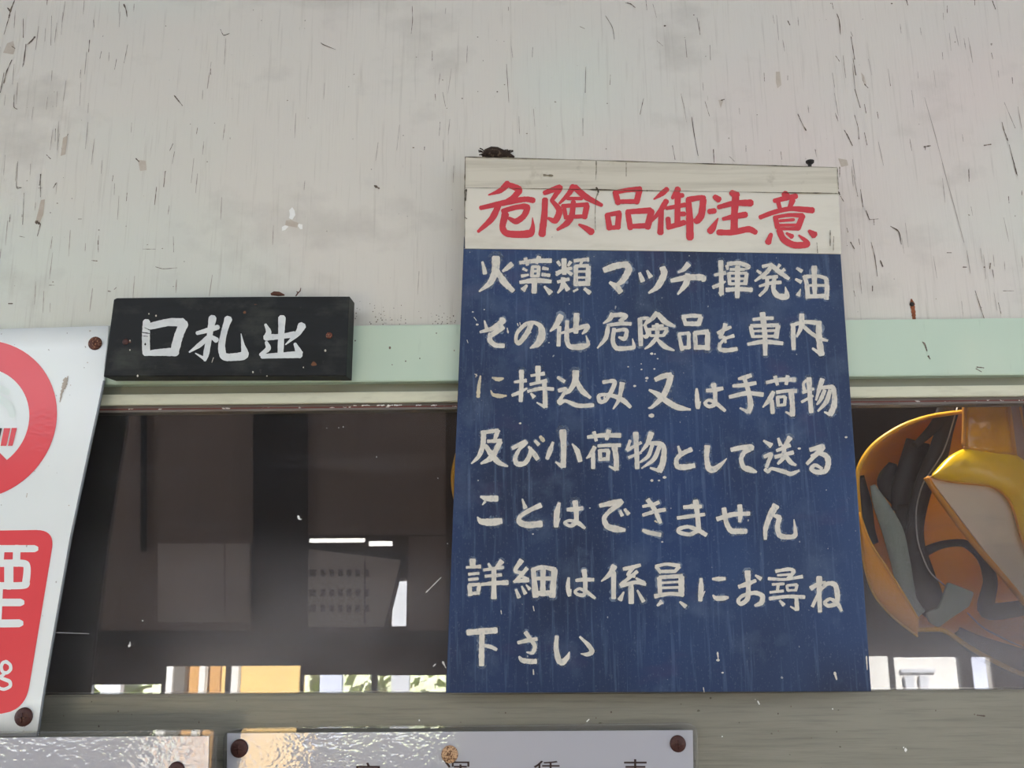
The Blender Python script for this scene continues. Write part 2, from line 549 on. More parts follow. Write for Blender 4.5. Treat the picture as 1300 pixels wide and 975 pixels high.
bm = bmesh.new(); box(bm, -5.0, 5.0, TRIM_Y, WALL_Y + .002, Z_TRIM_BOT, Z_TRIM_TOP)
bmesh.ops.bevel(bm, geom=bm.edges[:], offset=0.0012, segments=2, affect='EDGES')
struct(from_bm('trim_1', bm, M['green']))
bm = bmesh.new(); box(bm, -5.0, 5.0, 1.030, WALL_Y + .02, Z_MOULD_BOT, Z_MOULD_TOP)
bmesh.ops.bevel(bm, geom=bm.edges[:], offset=0.0012, segments=2, affect='EDGES')
struct(from_bm('trim_2', bm, M['cream']))
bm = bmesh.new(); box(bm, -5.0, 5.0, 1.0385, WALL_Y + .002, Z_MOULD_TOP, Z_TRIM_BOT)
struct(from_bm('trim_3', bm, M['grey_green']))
bm = bmesh.new(); box(bm, -5.0, 5.0, SILL_Y, WALL_Y + .019, Z_SILL - 0.55, Z_SILL)
bmesh.ops.bevel(bm, geom=bm.edges[:], offset=0.002, segments=2, affect='EDGES')
struct(from_bm('trim_4', bm, M['sill']))

win = struct(thing('window_1', 'long fixed office window under the pale green trim', 'window', (0.1, GLASS_Y, Z_SILL)))
del win['category']; del win['label']
bm = bmesh.new()
box(bm, WX0, WX1, 1.040, 1.075, zrow(518.2, 1.040), Z_MOULD_BOT + .004)
from_bm('sash_rail', bm, M['brown_bar'], win)
bm = bmesh.new()
box(bm, WX0, WX1, 1.0388, 1.041, zrow(515.6, 1.04), zrow(514.0, 1.04))
from_bm('red_bead', bm, M['red_line'], win)
bm = bmesh.new()
box(bm, WX0, WX1, GLASS_Y, GLASS_Y + 0.004, Z_SILL - .01, Z_MOULD_BOT)
from_bm('glass', bm, M['glass'], win)

# cracks, knocks and stains of the old paint, each with a shape of its own
def wall_plane(px, py, lift):
    return at(px, py, WALL_Y - 0.0003 - lift)
C1 = '''75,0,5 55,50,14 45,90,8; 38,40,12 52,55,14; 45,90,5 20,175,6; 118,95,5 118,190,7; 150,220,10 175,190,12; 175,190,6 140,225,7; 132,225,6 122,300,7 115,340,5
60,235,5 75,245,6; 60,305,7 35,360,8 20,420,9; 20,370,5 2,470,6; 72,480,3 70,540,5 88,555,7; 240,0,8 238,25,4; 630,25,14 640,50,9 645,85,4; 455,205,6 450,265,5
515,260,4 507,298,4; 592,300,4 582,352,4; 648,228,4 630,320,3; 1120,150,5 1135,178,6 1165,170,3; 842,132,9; 885,485,8 905,510,9 928,538,4; 1070,350,4 1070,378,4
878,730,5 862,765,5; 690,805,12 705,820,6; 838,870,5 832,950,4; 1003,650,4 998,680,4; 255,805,7 235,785,4; 208,885,5 200,940,6; 285,930,6 270,955,7; 90,820,3 84,950,4 105,953,4
345,680,4 325,750,5 310,752,3; 282,655,4 280,720,3; 410,355,3 407,395,3; 966,630,6; 1090,625,6; 475,100,4 478,140,3; 262,80,3 258,230,3; 886,770,3 875,830,3'''
C3 = '''85,150,4 108,153,5; 195,155,5 215,155,4; 205,85,4 205,200,4; 122,180,3 115,340,3; 52,290,5 48,328,5; 190,330,26 200,335,14; 205,340,8 190,398,4; 290,232,8; 256,280,8; 400,312,8 412,312,6
502,368,9; 498,420,4 498,440,9; 498,445,4 499,480,3; 465,523,6 492,525,7; 268,632,9; 250,648,4 275,648,4; 45,742,10 62,742,10; 795,150,6 785,240,5; 645,180,4 642,220,4; 825,462,8; 725,465,3 790,465,3
880,400,3 882,480,4; 548,678,9 560,680,8; 580,670,5 590,660,3; 936,528,6; 575,90,4 570,120,3; 840,70,5 830,148,4; 112,290,5 112,300,5; 100,400,4 125,405,4; 790,555,3 830,565,4 900,560,3; 365,208,5; 880,655,5'''
C2 = '''330,218,5 345,228,6 405,252,3; 160,510,7; 948,406,12; 1048,500,11; 1225,466,12; 1127,465,6; 800,750,12; 856,745,5 855,760,5; 1272,325,4 1284,520,4; 910,480,5 912,510,3; 948,468,4 962,540,3; 970,550,6
793,30,4 795,100,4 788,170,3; 1282,35,4 1282,52,4; 1125,188,6; 815,290,5; 895,260,3 895,310,4; 470,440,6; 935,620,3 930,690,4; 585,860,6; 605,945,20 622,955,14; 28,104,6; 265,600,4; 1262,430,6; 748,688,5; 950,710,2 952,820,3'''
C4 = '''575,15,4 600,18,8 625,38,4; 345,135,5 368,145,4; 777,131,11; 925,76,8; 940,90,4 955,175,4; 1005,230,4 1008,305,4; 737,208,4 765,232,3; 913,595,5 925,680,5 945,790,3; 1023,760,7 1026,825,5
815,740,4 828,810,4; 980,515,5 1003,590,4; 1062,510,12 1076,505,8; 75,678,8; 483,525,7; 1245,583,6; 375,340,3 372,470,4; 680,0,3 685,50,4; 500,380,3 497,430,3; 880,200,3 888,290,3; 1105,795,4 1130,820,3; 1188,740,3 1188,770,3
475,80,3 510,140,4 520,200,3; 715,20,3 735,90,3; 1280,370,4 1282,410,4; 105,240,3 103,290,3; 650,580,4 668,500,5; 35,590,2 38,680,3; 360,600,3 360,690,2'''
C5 = '''350,70,6 362,105,9 368,175,5; 325,15,4 332,45,4; 100,105,9 110,125,7; 422,188,5 440,300,7; 432,298,5 446,380,6; 475,372,5 490,425,9 508,446,5; 442,455,5 468,545,7; 490,530,6 498,575,6; 345,285,5 362,310,5
152,580,5 175,630,7 192,660,11; 342,575,4 356,615,7; 388,662,7 405,690,8 428,738,12; 440,585,4 458,650,6 462,705,6; 490,675,5 503,735,5; 628,18,13; 703,0,8 710,25,5; 1140,5,7 1155,45,8; 1135,270,6 1142,300,5
1188,620,5 1198,660,8 1218,715,9; 1225,735,3 1262,885,7; 1100,738,10 1130,733,11; 795,745,10 825,740,8; 800,745,6 798,760,4; 100,385,5 100,408,5; 610,350,3 622,435,4; 1240,395,5 1243,425,4; 1200,520,3 1255,650,3; 950,213,8; 430,185,3 420,160,3
1020,865,4 1022,905,3; 555,570,5 560,600,5; 720,705,4 730,765,3; 65,770,4 70,810,3; 240,760,4 246,795,3; 885,265,3 888,300,3; 1050,0,4 1050,25,4; 910,30,4 910,65,4'''
C6 = '''155,120,4 164,185,4; 176,200,5 188,232,5; 188,233,4 222,230,3; 205,232,4 206,252,3; 268,258,5 298,278,7 308,325,4; 195,318,4 208,370,5 218,445,4; 230,388,11 238,408,12; 118,318,5 132,342,5; 148,305,4 152,325,4
540,411,8 552,411,8; 620,411,10; 642,398,8 640,415,8; 650,420,4 655,450,3; 585,500,3 618,602,4; 672,545,4 682,585,3; 725,0,4 744,68,5; 438,530,5; 200,482,5 200,500,4; 560,45,3 562,90,3; 562,40,2 562,60,2
80,145,4 92,165,4; 104,265,4 108,280,3; 710,145,4 712,170,3; 760,125,4 760,140,3; 480,357,4 495,357,4; 690,500,3 730,500,3; 105,330,3; 130,500,3 135,520,3'''
v, f = brush([(C1, 0, 0, .25, 4), (C3, 0, 200, .25, 4), (C2, 325, 0, .25, 4), (C4, 650, 0, .25, 4), (C5, 975, 0, .25, 4), (C6, 1040, 200, .3385, 4)],
             wall_plane, rough=0.5, cap=0.6, steps=6, wk=0.58)
o = from_py('paint_crack', v, f, M['crack'], wall); o['kind'] = 'structure'
# the finer splits between them
fine = ['1173.7,123.7,.6 1187.5,172.5,1.1 1202.5,230,.7', '1196,207,.5 1212,264,.9 1224,308,.5']
for k in range(150):
    side = random.random()
    x = random.uniform(0, 300) if side < .4 else (random.uniform(860, 1300) if side < .85 else random.uniform(250, 900))
    y = random.uniform(0, 395)
    if 585 < x < 1070 and y > 185:
        continue
    l = random.uniform(8, 34)
    sl = (-0.1 if x < 600 else 0.16) * random.uniform(.4, 1.4)
    fine.append('%.1f,%.1f,%.2f %.1f,%.1f,%.2f %.1f,%.1f,%.2f' % (x, y, .5, x + sl * l * .5, y + l * .5, random.uniform(.5, 1.1), x + sl * l, y + l, .4))
v, f = brush([(';'.join(fine), 0, 0, 1, 1)], wall_plane, rough=0.4, cap=0.4, steps=4, seed=3)
o = from_py('fine_paint_crack', v, f, M['crack_light'], wall); o['kind'] = 'structure'
def blot(name, polys, m, plane, parent):
    V, Fc = [], []
    for k, p in enumerate(polys):
        b = len(V)
        V += [plane(x, y, 1.2e-4 + k * 1e-5) for x, y in p]
        Fc.append(tuple(range(b, b + len(p))))
    q = from_py(name, V, Fc, m, parent)
    return q
o = blot('bare_wood_patch', [[(9, 55), (17, 52), (19, 63), (17, 69), (4, 67)], [(985, 91), (990, 91), (992, 108), (987, 112), (985, 104)],
                         [(1093, 92), (1097, 96), (1100, 108), (1097, 106)], [(52, 254), (57, 253), (55, 272), (50, 284), (45, 282)],
                         [(912, 127), (919, 126), (915, 137)], [(80, 175), (86, 172), (83, 196), (77, 198)], [(1064, 201), (1075, 203), (1077, 210), (1068, 212)],
                         [(175, 203), (185, 204), (186, 216), (178, 217)]], M['bare_wood'], wall_plane, wall); o['kind'] = 'structure'
o = blot('undercoat_patch', [[(367, 267), (371, 263), (374, 267), (375, 273), (371, 279), (367, 277), (368, 272)], [(379, 284), (384, 285), (384, 291), (381, 291), (378, 287)], [(358, 288), (364, 285), (366, 288), (362, 292), (358, 293)]],
     M['flake'], wall_plane, wall); o['kind'] = 'structure'
o = blot('undercoat_scar', [[(363, 280), (369, 279), (373, 281), (379, 283), (377, 289), (367, 287), (362, 286)]], M['bare_wood'], lambda x, y, l: wall_plane(x, y, 2.4e-4), wall); o['kind'] = 'structure'

# ------------------------------------------------------------------ the rest of the station: floor, roof, the boarded side opposite, the office
bm = bmesh.new(); box(bm, -6.0, 6.0, -2.75, 3.4, -0.12, 0.0)
struct(from_bm('floor', bm, M['floor']))
bm = bmesh.new(); box(bm, -5.0, 5.0, -1.7, 3.5, 3.4, 3.52)
struct(from_bm('ceiling', bm, M['roof']))
BACK_D = 4.7
BY = 2 * GLASS_Y - BACK_D
# openings low in the opposite wall (photo pixels of their mirror images)
opens = [(20, 205, 869.5, 915), (208, 286, 846, 1015), (291, 381, 845.5, 1015), (384, 472, 857, 925), (478.5, 566, 857.5, 925), (1040, 1132, 833.5, 1015),
         (1137, 1223, 834.5, 1015), (1236, 1263, 834.5, 1015),
         (391, 463, 683.5, 689), (467, 498, 687, 693.5), (497, 516, 738, 796)]
rects = []
for x0, x1, y0, y1 in opens:
    a, b = mirrored(x0, (y0 + y1) / 2, BACK_D), mirrored(x1, (y0 + y1) / 2, BACK_D)
    if y0 > 820:
        a, b = mirrored(x0, 860, BACK_D), mirrored(x1, 860, BACK_D)
    rects.append((a.x, b.x, mirrored((x0 + x1) / 2, y1, BACK_D).z, mirrored((x0 + x1) / 2, y0, BACK_D).z))
xs = sorted({-6.0, 6.0} | {r[0] for r in rects} | {r[1] for r in rects})
zs = sorted({0.0, 2.5} | {r[2] for r in rects} | {r[3] for r in rects})
bm = bmesh.new()
for i in range(len(xs) - 1):
    for j in range(len(zs) - 1):
        cx, cz = (xs[i] + xs[i + 1]) / 2, (zs[j] + zs[j + 1]) / 2
        if any(r[0] < cx < r[1] and r[2] < cz < r[3] for r in rects):
            continue
        p = [bm.verts.new((x, BY, z)) for x, z in ((xs[i], zs[j]), (xs[i + 1], zs[j]), (xs[i + 1], zs[j + 1]), (xs[i], zs[j + 1]))]
        bm.faces.new(p)
bmesh.ops.remove_doubles(bm, verts=bm.verts, dist=1e-5)
ret = bmesh.ops.extrude_face_region(bm, geom=bm.faces[:])
bmesh.ops.translate(bm, verts=[g for g in ret['geom'] if isinstance(g, bmesh.types.BMVert)], vec=(0, -0.03, 0))
struct(from_bm('wall_back', bm, M['wall_dark']))
# added light boards, dark posts and a rail on that wall, and the notices pinned to it
def back_rect(bm, x0, x1, y0, y1, out=0.02, skew=0.0):
    ps = [(x0, y1), (x1, y1), (x1 + skew, y0), (x0 + skew, y0)]
    a = [bm.verts.new(mirrored(x, y, BACK_D - out)) for x, y in ps]
    b = [bm.verts.new(mirrored(x, y, BACK_D - 0.0005)) for x, y in ps]
    bm.faces.new(a); bm.faces.new(b[::-1])
    for i in range(4):
        bm.faces.new((a[i], b[i], b[(i + 1) % 4], a[(i + 1) % 4]))
for n, (x0, x1, y0, y1, m) in enumerate([(25, 386, 490, 800.5, 'light_boards'), (388, 566, 490, 679, 'light_boards'), (518.5, 566, 681, 800.5, 'light_boards'), (321, 391, 520, 800, 'dark_post'), (178, 186, 510, 700, 'dark_post'), (40, 1300, 801, 820, 'dark_post'), (319, 327, 690, 796, 'dark_post')]):
    bm = bmesh.new(); back_rect(bm, x0, x1, y0, y1, 0.006 if n < 3 else 0.03 + n * .004)
    struct(from_bm('trim_%d' % (n + 5), bm, M[m]))
def notice(label, x0, x1, y0, y1, skew, lines, out):
    t = thing('notice_sheet', label, 'notice', mirrored((x0 + x1) / 2, y1, BACK_D))
    bm = bmesh.new(); back_rect(bm, x0, x1, y0, y1, out, skew)
    from_bm('sheet', bm, M['poster'], t)
    if lines:
        bm = bmesh.new()
        for (lx0, lx1, ly0, ly1) in lines:
            a = [bm.verts.new(mirrored(x, y, BACK_D - out - .001)) for x, y in ((lx0, ly1), (lx1, ly1), (lx1, ly0), (lx0, ly0))]
            bm.faces.new(a)
        from_bm('print', bm, M['poster_ink'], t)
    return t
notice('wide pale notice mirrored faintly in the window, below the black board', 200, 284, 690, 790, 0, None, 0.012)
notice('narrow pale notice mirrored in the window beside the dark post', 286, 317, 690, 790, 0, None, 0.014)
notice('pale notice mirrored in the window between the dark post and the printed one', 330, 374, 702, 790, 0, None, 0.013)
L = []
for y in (727, 752, 772):
    for k in range(7):
        x = 396 + k * 11 + (k == 0) * -4
        L.append((x, x + (9 if k == 0 else 6), y - 4, y + 5))
L.append((462, 464, 712, 792))
tb = thing('notice_board', 'leaning framed notice with dark print mirrored in the window by its bright gaps', 'notice', mirrored(440, 797, BACK_D))
def back_poly(ps, out0, out1):
    bm = bmesh.new()
    a = [bm.verts.new(mirrored(x, y, BACK_D - out0)) for x, y in ps]
    b = [bm.verts.new(mirrored(x, y, BACK_D - out1)) for x, y in ps]
    bm.faces.new(a); bm.faces.new(b[::-1])
    for i in range(len(ps)):
        bm.faces.new((a[i], b[i], b[(i + 1) % len(ps)], a[(i + 1) % len(ps)]))
    return bm
from_bm('frame', back_poly([(376, 798), (388, 688), (516, 704), (492, 798)], .010, .0005), M['dark_post'], tb)
from_bm('sheet', back_poly([(380, 796), (392, 697), (509, 711), (487, 796)], .014, .0105), M['poster'], tb)
for row in (L[0:7], L[7:14], L[14:21], L[21:]):
    bm = bmesh.new()
    for lx0, lx1, ly0, ly1 in row:
        bm.faces.new([bm.verts.new(mirrored(x, y, BACK_D - .015)) for x, y in ((lx0, ly1), (lx1, ly1), (lx1, ly0), (lx0, ly0))])
    from_bm('print', bm, M['poster_ink'], tb)

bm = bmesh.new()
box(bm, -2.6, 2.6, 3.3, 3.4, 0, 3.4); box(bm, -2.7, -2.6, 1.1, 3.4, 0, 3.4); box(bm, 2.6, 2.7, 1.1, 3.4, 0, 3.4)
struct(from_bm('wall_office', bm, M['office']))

# ------------------------------------------------------------------ the sunny outdoors that the glass and the glossy signs mirror
bm = bmesh.new(); box(bm, -40, 40, -60, -2.8, -3.2, -3.0)
struct(from_bm('ground', bm, M['ground']))
def outdoor(bm, x0, x1, y0, D, zlow=-3.0, depth=0.3):
    a, b = mirrored(x0, y0, D), mirrored(x1, y0, D)
    box(bm, a.x, b.x, a.y - depth, a.y, zlow, a.z)
bm = bmesh.new(); outdoor(bm, 291, 386, 700, 10.5)
tag(from_bm('hoarding', bm, M['hoarding']), 'yellow board wall in the sun, mirrored low in the window', 'wall')
bm = bmesh.new(); outdoor(bm, 240, 289, 700, 10.6)
tag(from_bm('board_wall', bm, M['brown_board']), 'brown board beside the yellow one, mirrored low in the window', 'wall')
bm = bmesh.new()
for k in range(2200):
    D = 12.0 + random.uniform(0, .5)
    p = mirrored(random.uniform(30, 720), 870, D)
    p.z = random.uniform(-3, -0.45)
    r_ = random.uniform(.1, .22)
    n1 = Vector((random.uniform(-.5, .6), random.uniform(.5, 1), random.uniform(.2, 1))).normalized()
    u = n1.orthogonal().normalized(); w = n1.cross(u)
    bm.faces.new([bm.verts.new(p + u * r_ * a + w * r_ * b * .6) for a, b in ((-1, 0), (0, -1), (1, 0), (0, 1))])
ha, hb = mirrored(20, 870, 12.7), mirrored(730, 870, 12.7)
box(bm, ha.x, hb.x, ha.y - .4, ha.y, -3.0, -0.5)
o = from_bm('hedge', bm, M['hedge']); tag(o, 'sunny green hedge mirrored in slots at the window bottom', 'hedge')
for lab, x0, x1, m in (('white post mirrored beside the yellow board wall', 299, 311, 'house_white'), ('white post mirrored left of the brown board', 220, 230, 'house_white'),
                       ('narrow white post mirrored in front of the brown board', 263, 270, 'house_white'), ('pinkish grey panel mirrored left of the brown board', 232, 245, 'pole'), ('pale blue panel mirrored right of the yellow board wall', 412, 439, 'house_blue'), ('grey panel mirrored low in the window just left of the blue sign', 500, 522, 'house_grey'),
                       ('grey panel mirrored beside the smoking sign', 55, 100, 'house_grey'), ('second grey panel mirrored right of the smoking sign', 114, 130, 'house_grey'), ('third grey panel mirrored right of the smoking sign', 143, 167, 'house_grey')):
    bm = bmesh.new(); outdoor(bm, x0, x1, 700, {299: 10.1, 263: 10.0}.get(x0, 10.2), depth=.1)
    tag(from_bm('post' if x1 - x0 < 14 else 'panel', bm, M[m]), lab, 'post' if x1 - x0 < 14 else 'panel')
h = thing('house', 'white house with a window in the sun, mirrored right of the sign', 'house', mirrored(1160, 880, 11))
bm = bmesh.new(); outdoor(bm, 1000, 1202, 700, 11.0, depth=2.0); from_bm('walls', bm, M['house_white'], h)
bm = bmesh.new(); outdoor(bm, 1201, 1300, 700, 11.2, depth=2.0); from_bm('side_wall', bm, M['house_blue'], h)
bm = bmesh.new()
a, b = mirrored(1143, 849, 10.98), mirrored(1187, 853, 10.98)
box(bm, a.x, b.x, a.y, a.y + .03, b.z, a.z); from_bm('awning', bm, M['house_grey'], h)
bm = bmesh.new()
for x0, x1 in ((1147, 1163), (1166, 1182)):
    a, b = mirrored(x0, 858, 10.98), mirrored(x1, 900, 10.98)
    box(bm, a.x, b.x, a.y, a.y + .04, b.z, a.z)
from_bm('window_pane', bm, M['house_grey'], h)
h = thing('backdrop', 'white building added to brighten the gaps around the leaning notice', 'backdrop', mirrored(450, 860, 20))
bm = bmesh.new(); outdoor(bm, 330, 560, 640, 20, depth=3); from_bm('walls', bm, M['house_white'], h)  # white block added so the gaps behind the notice mirror bright
bm = bmesh.new(); outdoor(bm, 1240, 1250, 700, 10.5, depth=.1)
tag(from_bm('panel', bm, M['house_white']), 'white strip mirrored in the small slot right of the house', 'panel')
# ------------------------------------------------------------------ lettering painted by hand: brush strokes x,y,width in crops of the signs
T_RED_A = '''275,64,38 225,110,30 150,138,8; 278,72,30 345,105,40 310,150,30 265,178,24; 100,220,26 260,185,34 380,165,32 438,172,34; 215,205,34 170,290,36 85,370,18
240,240,28 330,215,30 395,215,36 375,270,34 325,305,34 280,285,20; 258,258,42 240,340,36 265,380,38 340,388,40 415,380,44 432,340,24 430,280,4
505,125,26 560,105,32 605,90,32 575,140,28 550,175,22; 550,170,22 600,235,36 575,300,36 530,285,16; 510,165,34 505,270,36 490,390,42
690,82,36 660,130,28 600,192,14; 698,88,36 770,150,36 870,203,22; 650,160,20 745,160,20; 620,208,24 780,198,26; 630,212,24 642,285,24; 775,205,34 760,280,32; 640,278,22 765,272,22
690,180,28 680,265,34 650,315,34 588,358,16; 725,325,14 775,352,34 808,375,40
955,118,32 975,190,34; 950,122,26 1040,105,26 1115,100,32; 1110,105,36 1090,185,34; 975,180,26 1090,178,26
905,262,30 920,350,36; 902,264,24 985,250,28; 980,254,32 970,345,36; 920,347,24 975,342,26; 1035,248,32 1052,350,34; 1030,245,30 1180,235,34; 1185,238,38 1160,345,38; 1050,337,28 1165,332,32'''
T_RED_B = '''85,100,30 50,130,30 0,165,8; 80,175,34 40,240,30 -20,310,16; 48,235,30 42,380,36; 155,98,36 118,158,20; 130,142,26 185,140,28; 152,130,36 150,330,34; 80,222,22 200,200,28; 162,258,26 195,258,28
90,285,28 96,345,30; 88,345,28 195,312,34; 215,168,34 290,155,30 320,158,32; 315,165,36 303,260,40 275,300,40 258,295,20; 220,168,32 228,290,40 230,412,44
385,148,30 415,168,36; 350,243,30 388,238,32; 408,285,8 375,345,36 355,370,38; 492,122,34 528,142,44; 410,215,26 510,190,32 620,188,40; 440,290,22 510,274,30 585,262,36; 520,150,42 512,260,40 510,370,44; 408,375,34 500,375,34 600,355,36 648,375,30
830,128,40 845,150,44; 765,175,26 850,155,30 905,145,32; 790,185,26 800,222,24; 882,170,34 862,218,26; 675,280,26 760,248,28 870,225,28 1010,235,36
772,278,30 786,345,30; 775,278,20 860,265,22 945,268,28; 945,270,34 912,352,34; 800,302,17 890,294,18; 800,330,18 905,328,18; 800,352,18 912,352,20
745,385,22 725,440,38; 795,360,34 825,420,38 890,455,38 970,452,36 965,430,28 920,392,8; 842,380,14 878,402,30; 985,365,18 1020,392,44'''
B1A = '''112,112,12 125,165,22 128,188,24; 300,125,28 265,155,24 240,172,12; 198,82,46 195,160,40 165,240,34 92,300,10; 205,170,28 250,240,38 308,297,24
350,118,18 450,106,24 548,105,26; 385,90,22 398,132,18; 472,80,26 456,122,18; 430,142,18 426,205,20; 470,142,20 466,205,20; 430,143,16 470,143,16; 428,172,14 468,170,14; 425,202,16 466,202,16
370,155,16 395,168,12; 360,203,18 405,194,12; 495,152,20 530,158,14; 490,192,20 540,198,18; 350,242,20 450,230,28 548,237,22; 443,225,32 440,308,30; 395,260,14 370,290,30; 505,268,12 545,310,30
630,95,28 632,190,26; 590,110,20 606,135,16; 672,112,20 655,138,14; 580,180,14 640,162,22 680,152,16; 615,172,18 580,196,14; 650,172,18 680,192,20; 590,240,18 640,226,20 662,222,18; 625,215,26 620,268,24 590,310,10; 632,252,20 655,290,26
695,106,20 740,100,18 785,97,24; 745,105,16 735,130,14; 705,142,24 705,260,26; 785,142,28 781,260,28; 700,140,18 785,136,18; 710,174,13 780,173,13; 710,212,13 780,211,13; 700,252,26 785,248,26; 718,285,12 690,300,12; 760,282,18 795,310,24
884,165,32 960,138,36 1035,126,32; 1030,130,38 1040,165,38 1005,228,34 962,262,18; 920,242,16 965,272,34 990,305,30; 1110,182,16 1130,235,30; 1157,167,12 1180,208,28; 1255,148,32 1265,190,38 1225,268,32 1168,310,12'''
B1B = '''220,126,36 190,160,24 155,178,12; 110,232,22 210,212,32 308,212,34 316,235,20; 215,190,28 205,250,34 152,318,10
425,107,28 428,200,26 430,318,26; 385,196,14 455,181,24; 375,274,20 420,256,22 455,236,10; 430,322,22 412,305,8; 465,135,22 468,162,12; 468,126,22 540,120,24 602,143,24 580,160,10
485,160,16 575,160,16; 475,182,20 482,255,20; 590,186,22 580,255,24; 480,184,16 590,184,16; 480,219,14 585,219,14; 480,252,16 585,250,16; 460,290,24 540,285,24 624,290,26; 532,142,30 530,338,26
690,142,18 745,132,18 715,180,24 642,234,12; 655,168,14 680,185,16; 740,127,22 790,170,28 858,220,20; 800,130,18 782,155,12; 830,160,20 806,178,12; 690,214,16 785,206,20; 670,267,14 740,247,20 808,242,20; 720,215,20 715,280,22 670,328,14; 765,212,26 760,288,26 790,328,30 843,330,32 835,270,5
908,152,16 940,172,22; 900,222,14 935,240,22; 932,285,6 916,325,26; 955,202,22 970,250,24 980,340,28; 955,207,22 1040,202,18 1095,217,20; 1095,217,24 1100,280,26 1095,348,28; 1018,142,32 1022,328,24; 975,262,15 1095,262,15; 980,332,22 1095,328,24'''
B2A = '''125,110,8 140,165,22; 225,98,18 242,112,32 175,160,26 97,183,14; 245,150,30 180,195,28 152,215,18; 165,192,28 160,235,28 195,266,26 250,270,24
425,122,28 395,190,30 345,253,24 325,233,20 335,185,20 380,138,22 430,120,18 480,145,30 490,200,42 465,255,38 415,285,8
612,77,34 580,140,30 542,178,8; 600,148,22 595,270,24; 610,190,12 700,165,24 778,142,22 770,170,24 745,195,8; 710,67,34 705,188,28; 650,112,22 648,230,26 670,275,28 740,275,34 783,260,22 770,205,5
938,67,28 920,100,24 880,128,8; 930,77,20 1000,73,26 1022,84,24 985,115,22; 905,140,16 990,129,22 1055,131,20; 910,150,22 895,220,26 842,285,8; 945,177,18 1010,167,20 1028,177,22 1015,225,26 977,215,12; 948,160,24 940,240,24 965,285,26 1040,285,24 1073,275,22 1065,225,5
1115,97,16 1165,97,20 1145,140,18 1163,190,22 1150,213,22 1130,203,8; 1112,97,24 1118,268,26; 1220,60,28 1185,102,22 1132,142,8; 1225,68,28 1275,120,30 1335,147,14; 1190,146,14 1260,142,16; 1162,166,15 1288,160,16; 1172,170,16 1178,205,16; 1284,172,22 1260,205,18; 1178,206,14 1262,205,16; 1220,130,22 1220,210,24 1178,265,20 1142,290,8; 1220,228,18 1270,275,26 1330,300,10'''
B2B = '''187,87,22 205,138,22; 182,87,22 240,79,22 300,82,22; 300,86,26 285,135,26; 205,130,26 285,130,26; 160,197,20 180,298,22; 156,196,18 225,189,18; 222,191,20 222,285,22; 180,282,20 225,280,20; 260,187,24 268,290,24; 258,189,24 345,181,26; 342,187,28 340,293,30; 268,280,26 340,280,26
405,190,18 450,166,22 490,151,16; 455,132,24 440,180,20 420,215,18 448,215,16 455,250,14; 508,206,20 450,226,16 420,262,16; 418,252,16 420,290,24 460,299,24 528,290,22
630,103,16 700,96,20 758,95,20; 615,147,22 630,215,22; 790,142,26 775,218,28; 615,144,20 790,139,22; 630,177,13 775,173,15; 630,212,15 775,208,15; 597,260,18 700,244,24 818,255,22; 690,62,34 705,200,28 708,328,24
885,132,26 885,200,26 888,293,22; 872,140,18 960,119,22 1060,127,26; 1047,122,32 1050,230,34 1065,328,34; 1063,324,24 1007,286,12; 940,70,30 935,150,26 907,213,12; 945,142,22 1000,190,22 1060,225,22 1103,238,12'''
B3A = '''360,52,28 360,150,24 355,248,24; 315,125,14 390,115,22; 300,210,16 350,190,20 395,165,10; 465,27,32 465,130,24; 420,85,14 505,71,22; 415,140,16 520,116,22; 400,185,16 480,166,22 563,170,20; 420,197,12 440,220,24; 505,127,24 510,210,26 510,283,28; 508,283,18 457,255,8
705,57,40 700,120,34 665,180,24 620,205,12; 710,122,28 745,180,30 798,225,16; 590,95,16 633,122,20; 595,180,22 640,170,22 625,205,18 600,245,22; 600,240,26 605,256,26 640,245,18 720,275,24 818,272,20
877,126,20 950,120,22 935,175,26 895,240,22 860,250,24 850,215,20 880,205,20 950,215,22 1010,245,28 1053,285,18; 1000,132,30 990,190,24 975,245,22 942,296,8; 885,230,24'''
B3A_F = '''100,87,12 90,150,24 85,218,24; 175,97,10 210,108,28 245,102,14; 165,177,6 180,205,20 225,214,26 263,212,12; 75,75,6 70,95,4'''
B3B = '''10,110,26 60,88,30 110,80,32; 110,82,32 90,150,32 55,220,32 -10,283,18 -35,290,6; -30,175,12 20,200,28 80,245,32 150,285,32 233,300,12
272,167,12 275,220,26 280,288,22 298,248,5; 335,180,18 380,176,24 438,165,20; 378,137,30 390,200,24 385,265,24 350,280,20 325,260,18 350,240,16 395,260,24 453,308,16
537,105,14 580,95,24 618,82,22; 502,150,16 570,145,24 648,131,20; 480,220,20 590,196,26 693,205,24; 575,102,22 600,180,26 615,270,32 600,318,26; 598,315,22 547,290,10
715,128,18 800,111,22 898,110,24; 770,90,22 785,143,18; 850,87,24 840,140,18; 760,187,22 735,235,28 692,285,8; 750,242,22 755,323,24; 780,190,18 850,181,20 905,182,22; 785,217,18 790,278,20; 785,221,16 835,217,16; 835,220,18 830,270,18; 790,274,14 835,268,16; 872,192,30 880,270,28 880,338,28; 878,335,20 837,315,10
968,115,18 950,135,14 955,175,20; 945,192,16 1015,168,16; 985,100,30 990,200,26 1000,318,26; 938,252,16 1012,212,14; 1070,107,28 1050,170,24 1030,240,12; 1060,162,18 1130,157,26 1145,190,26 1145,270,32 1120,333,32; 1118,330,22 1082,315,8; 1085,177,22 1060,235,22 1035,268,10; 1120,177,22 1095,250,26 1042,310,10'''
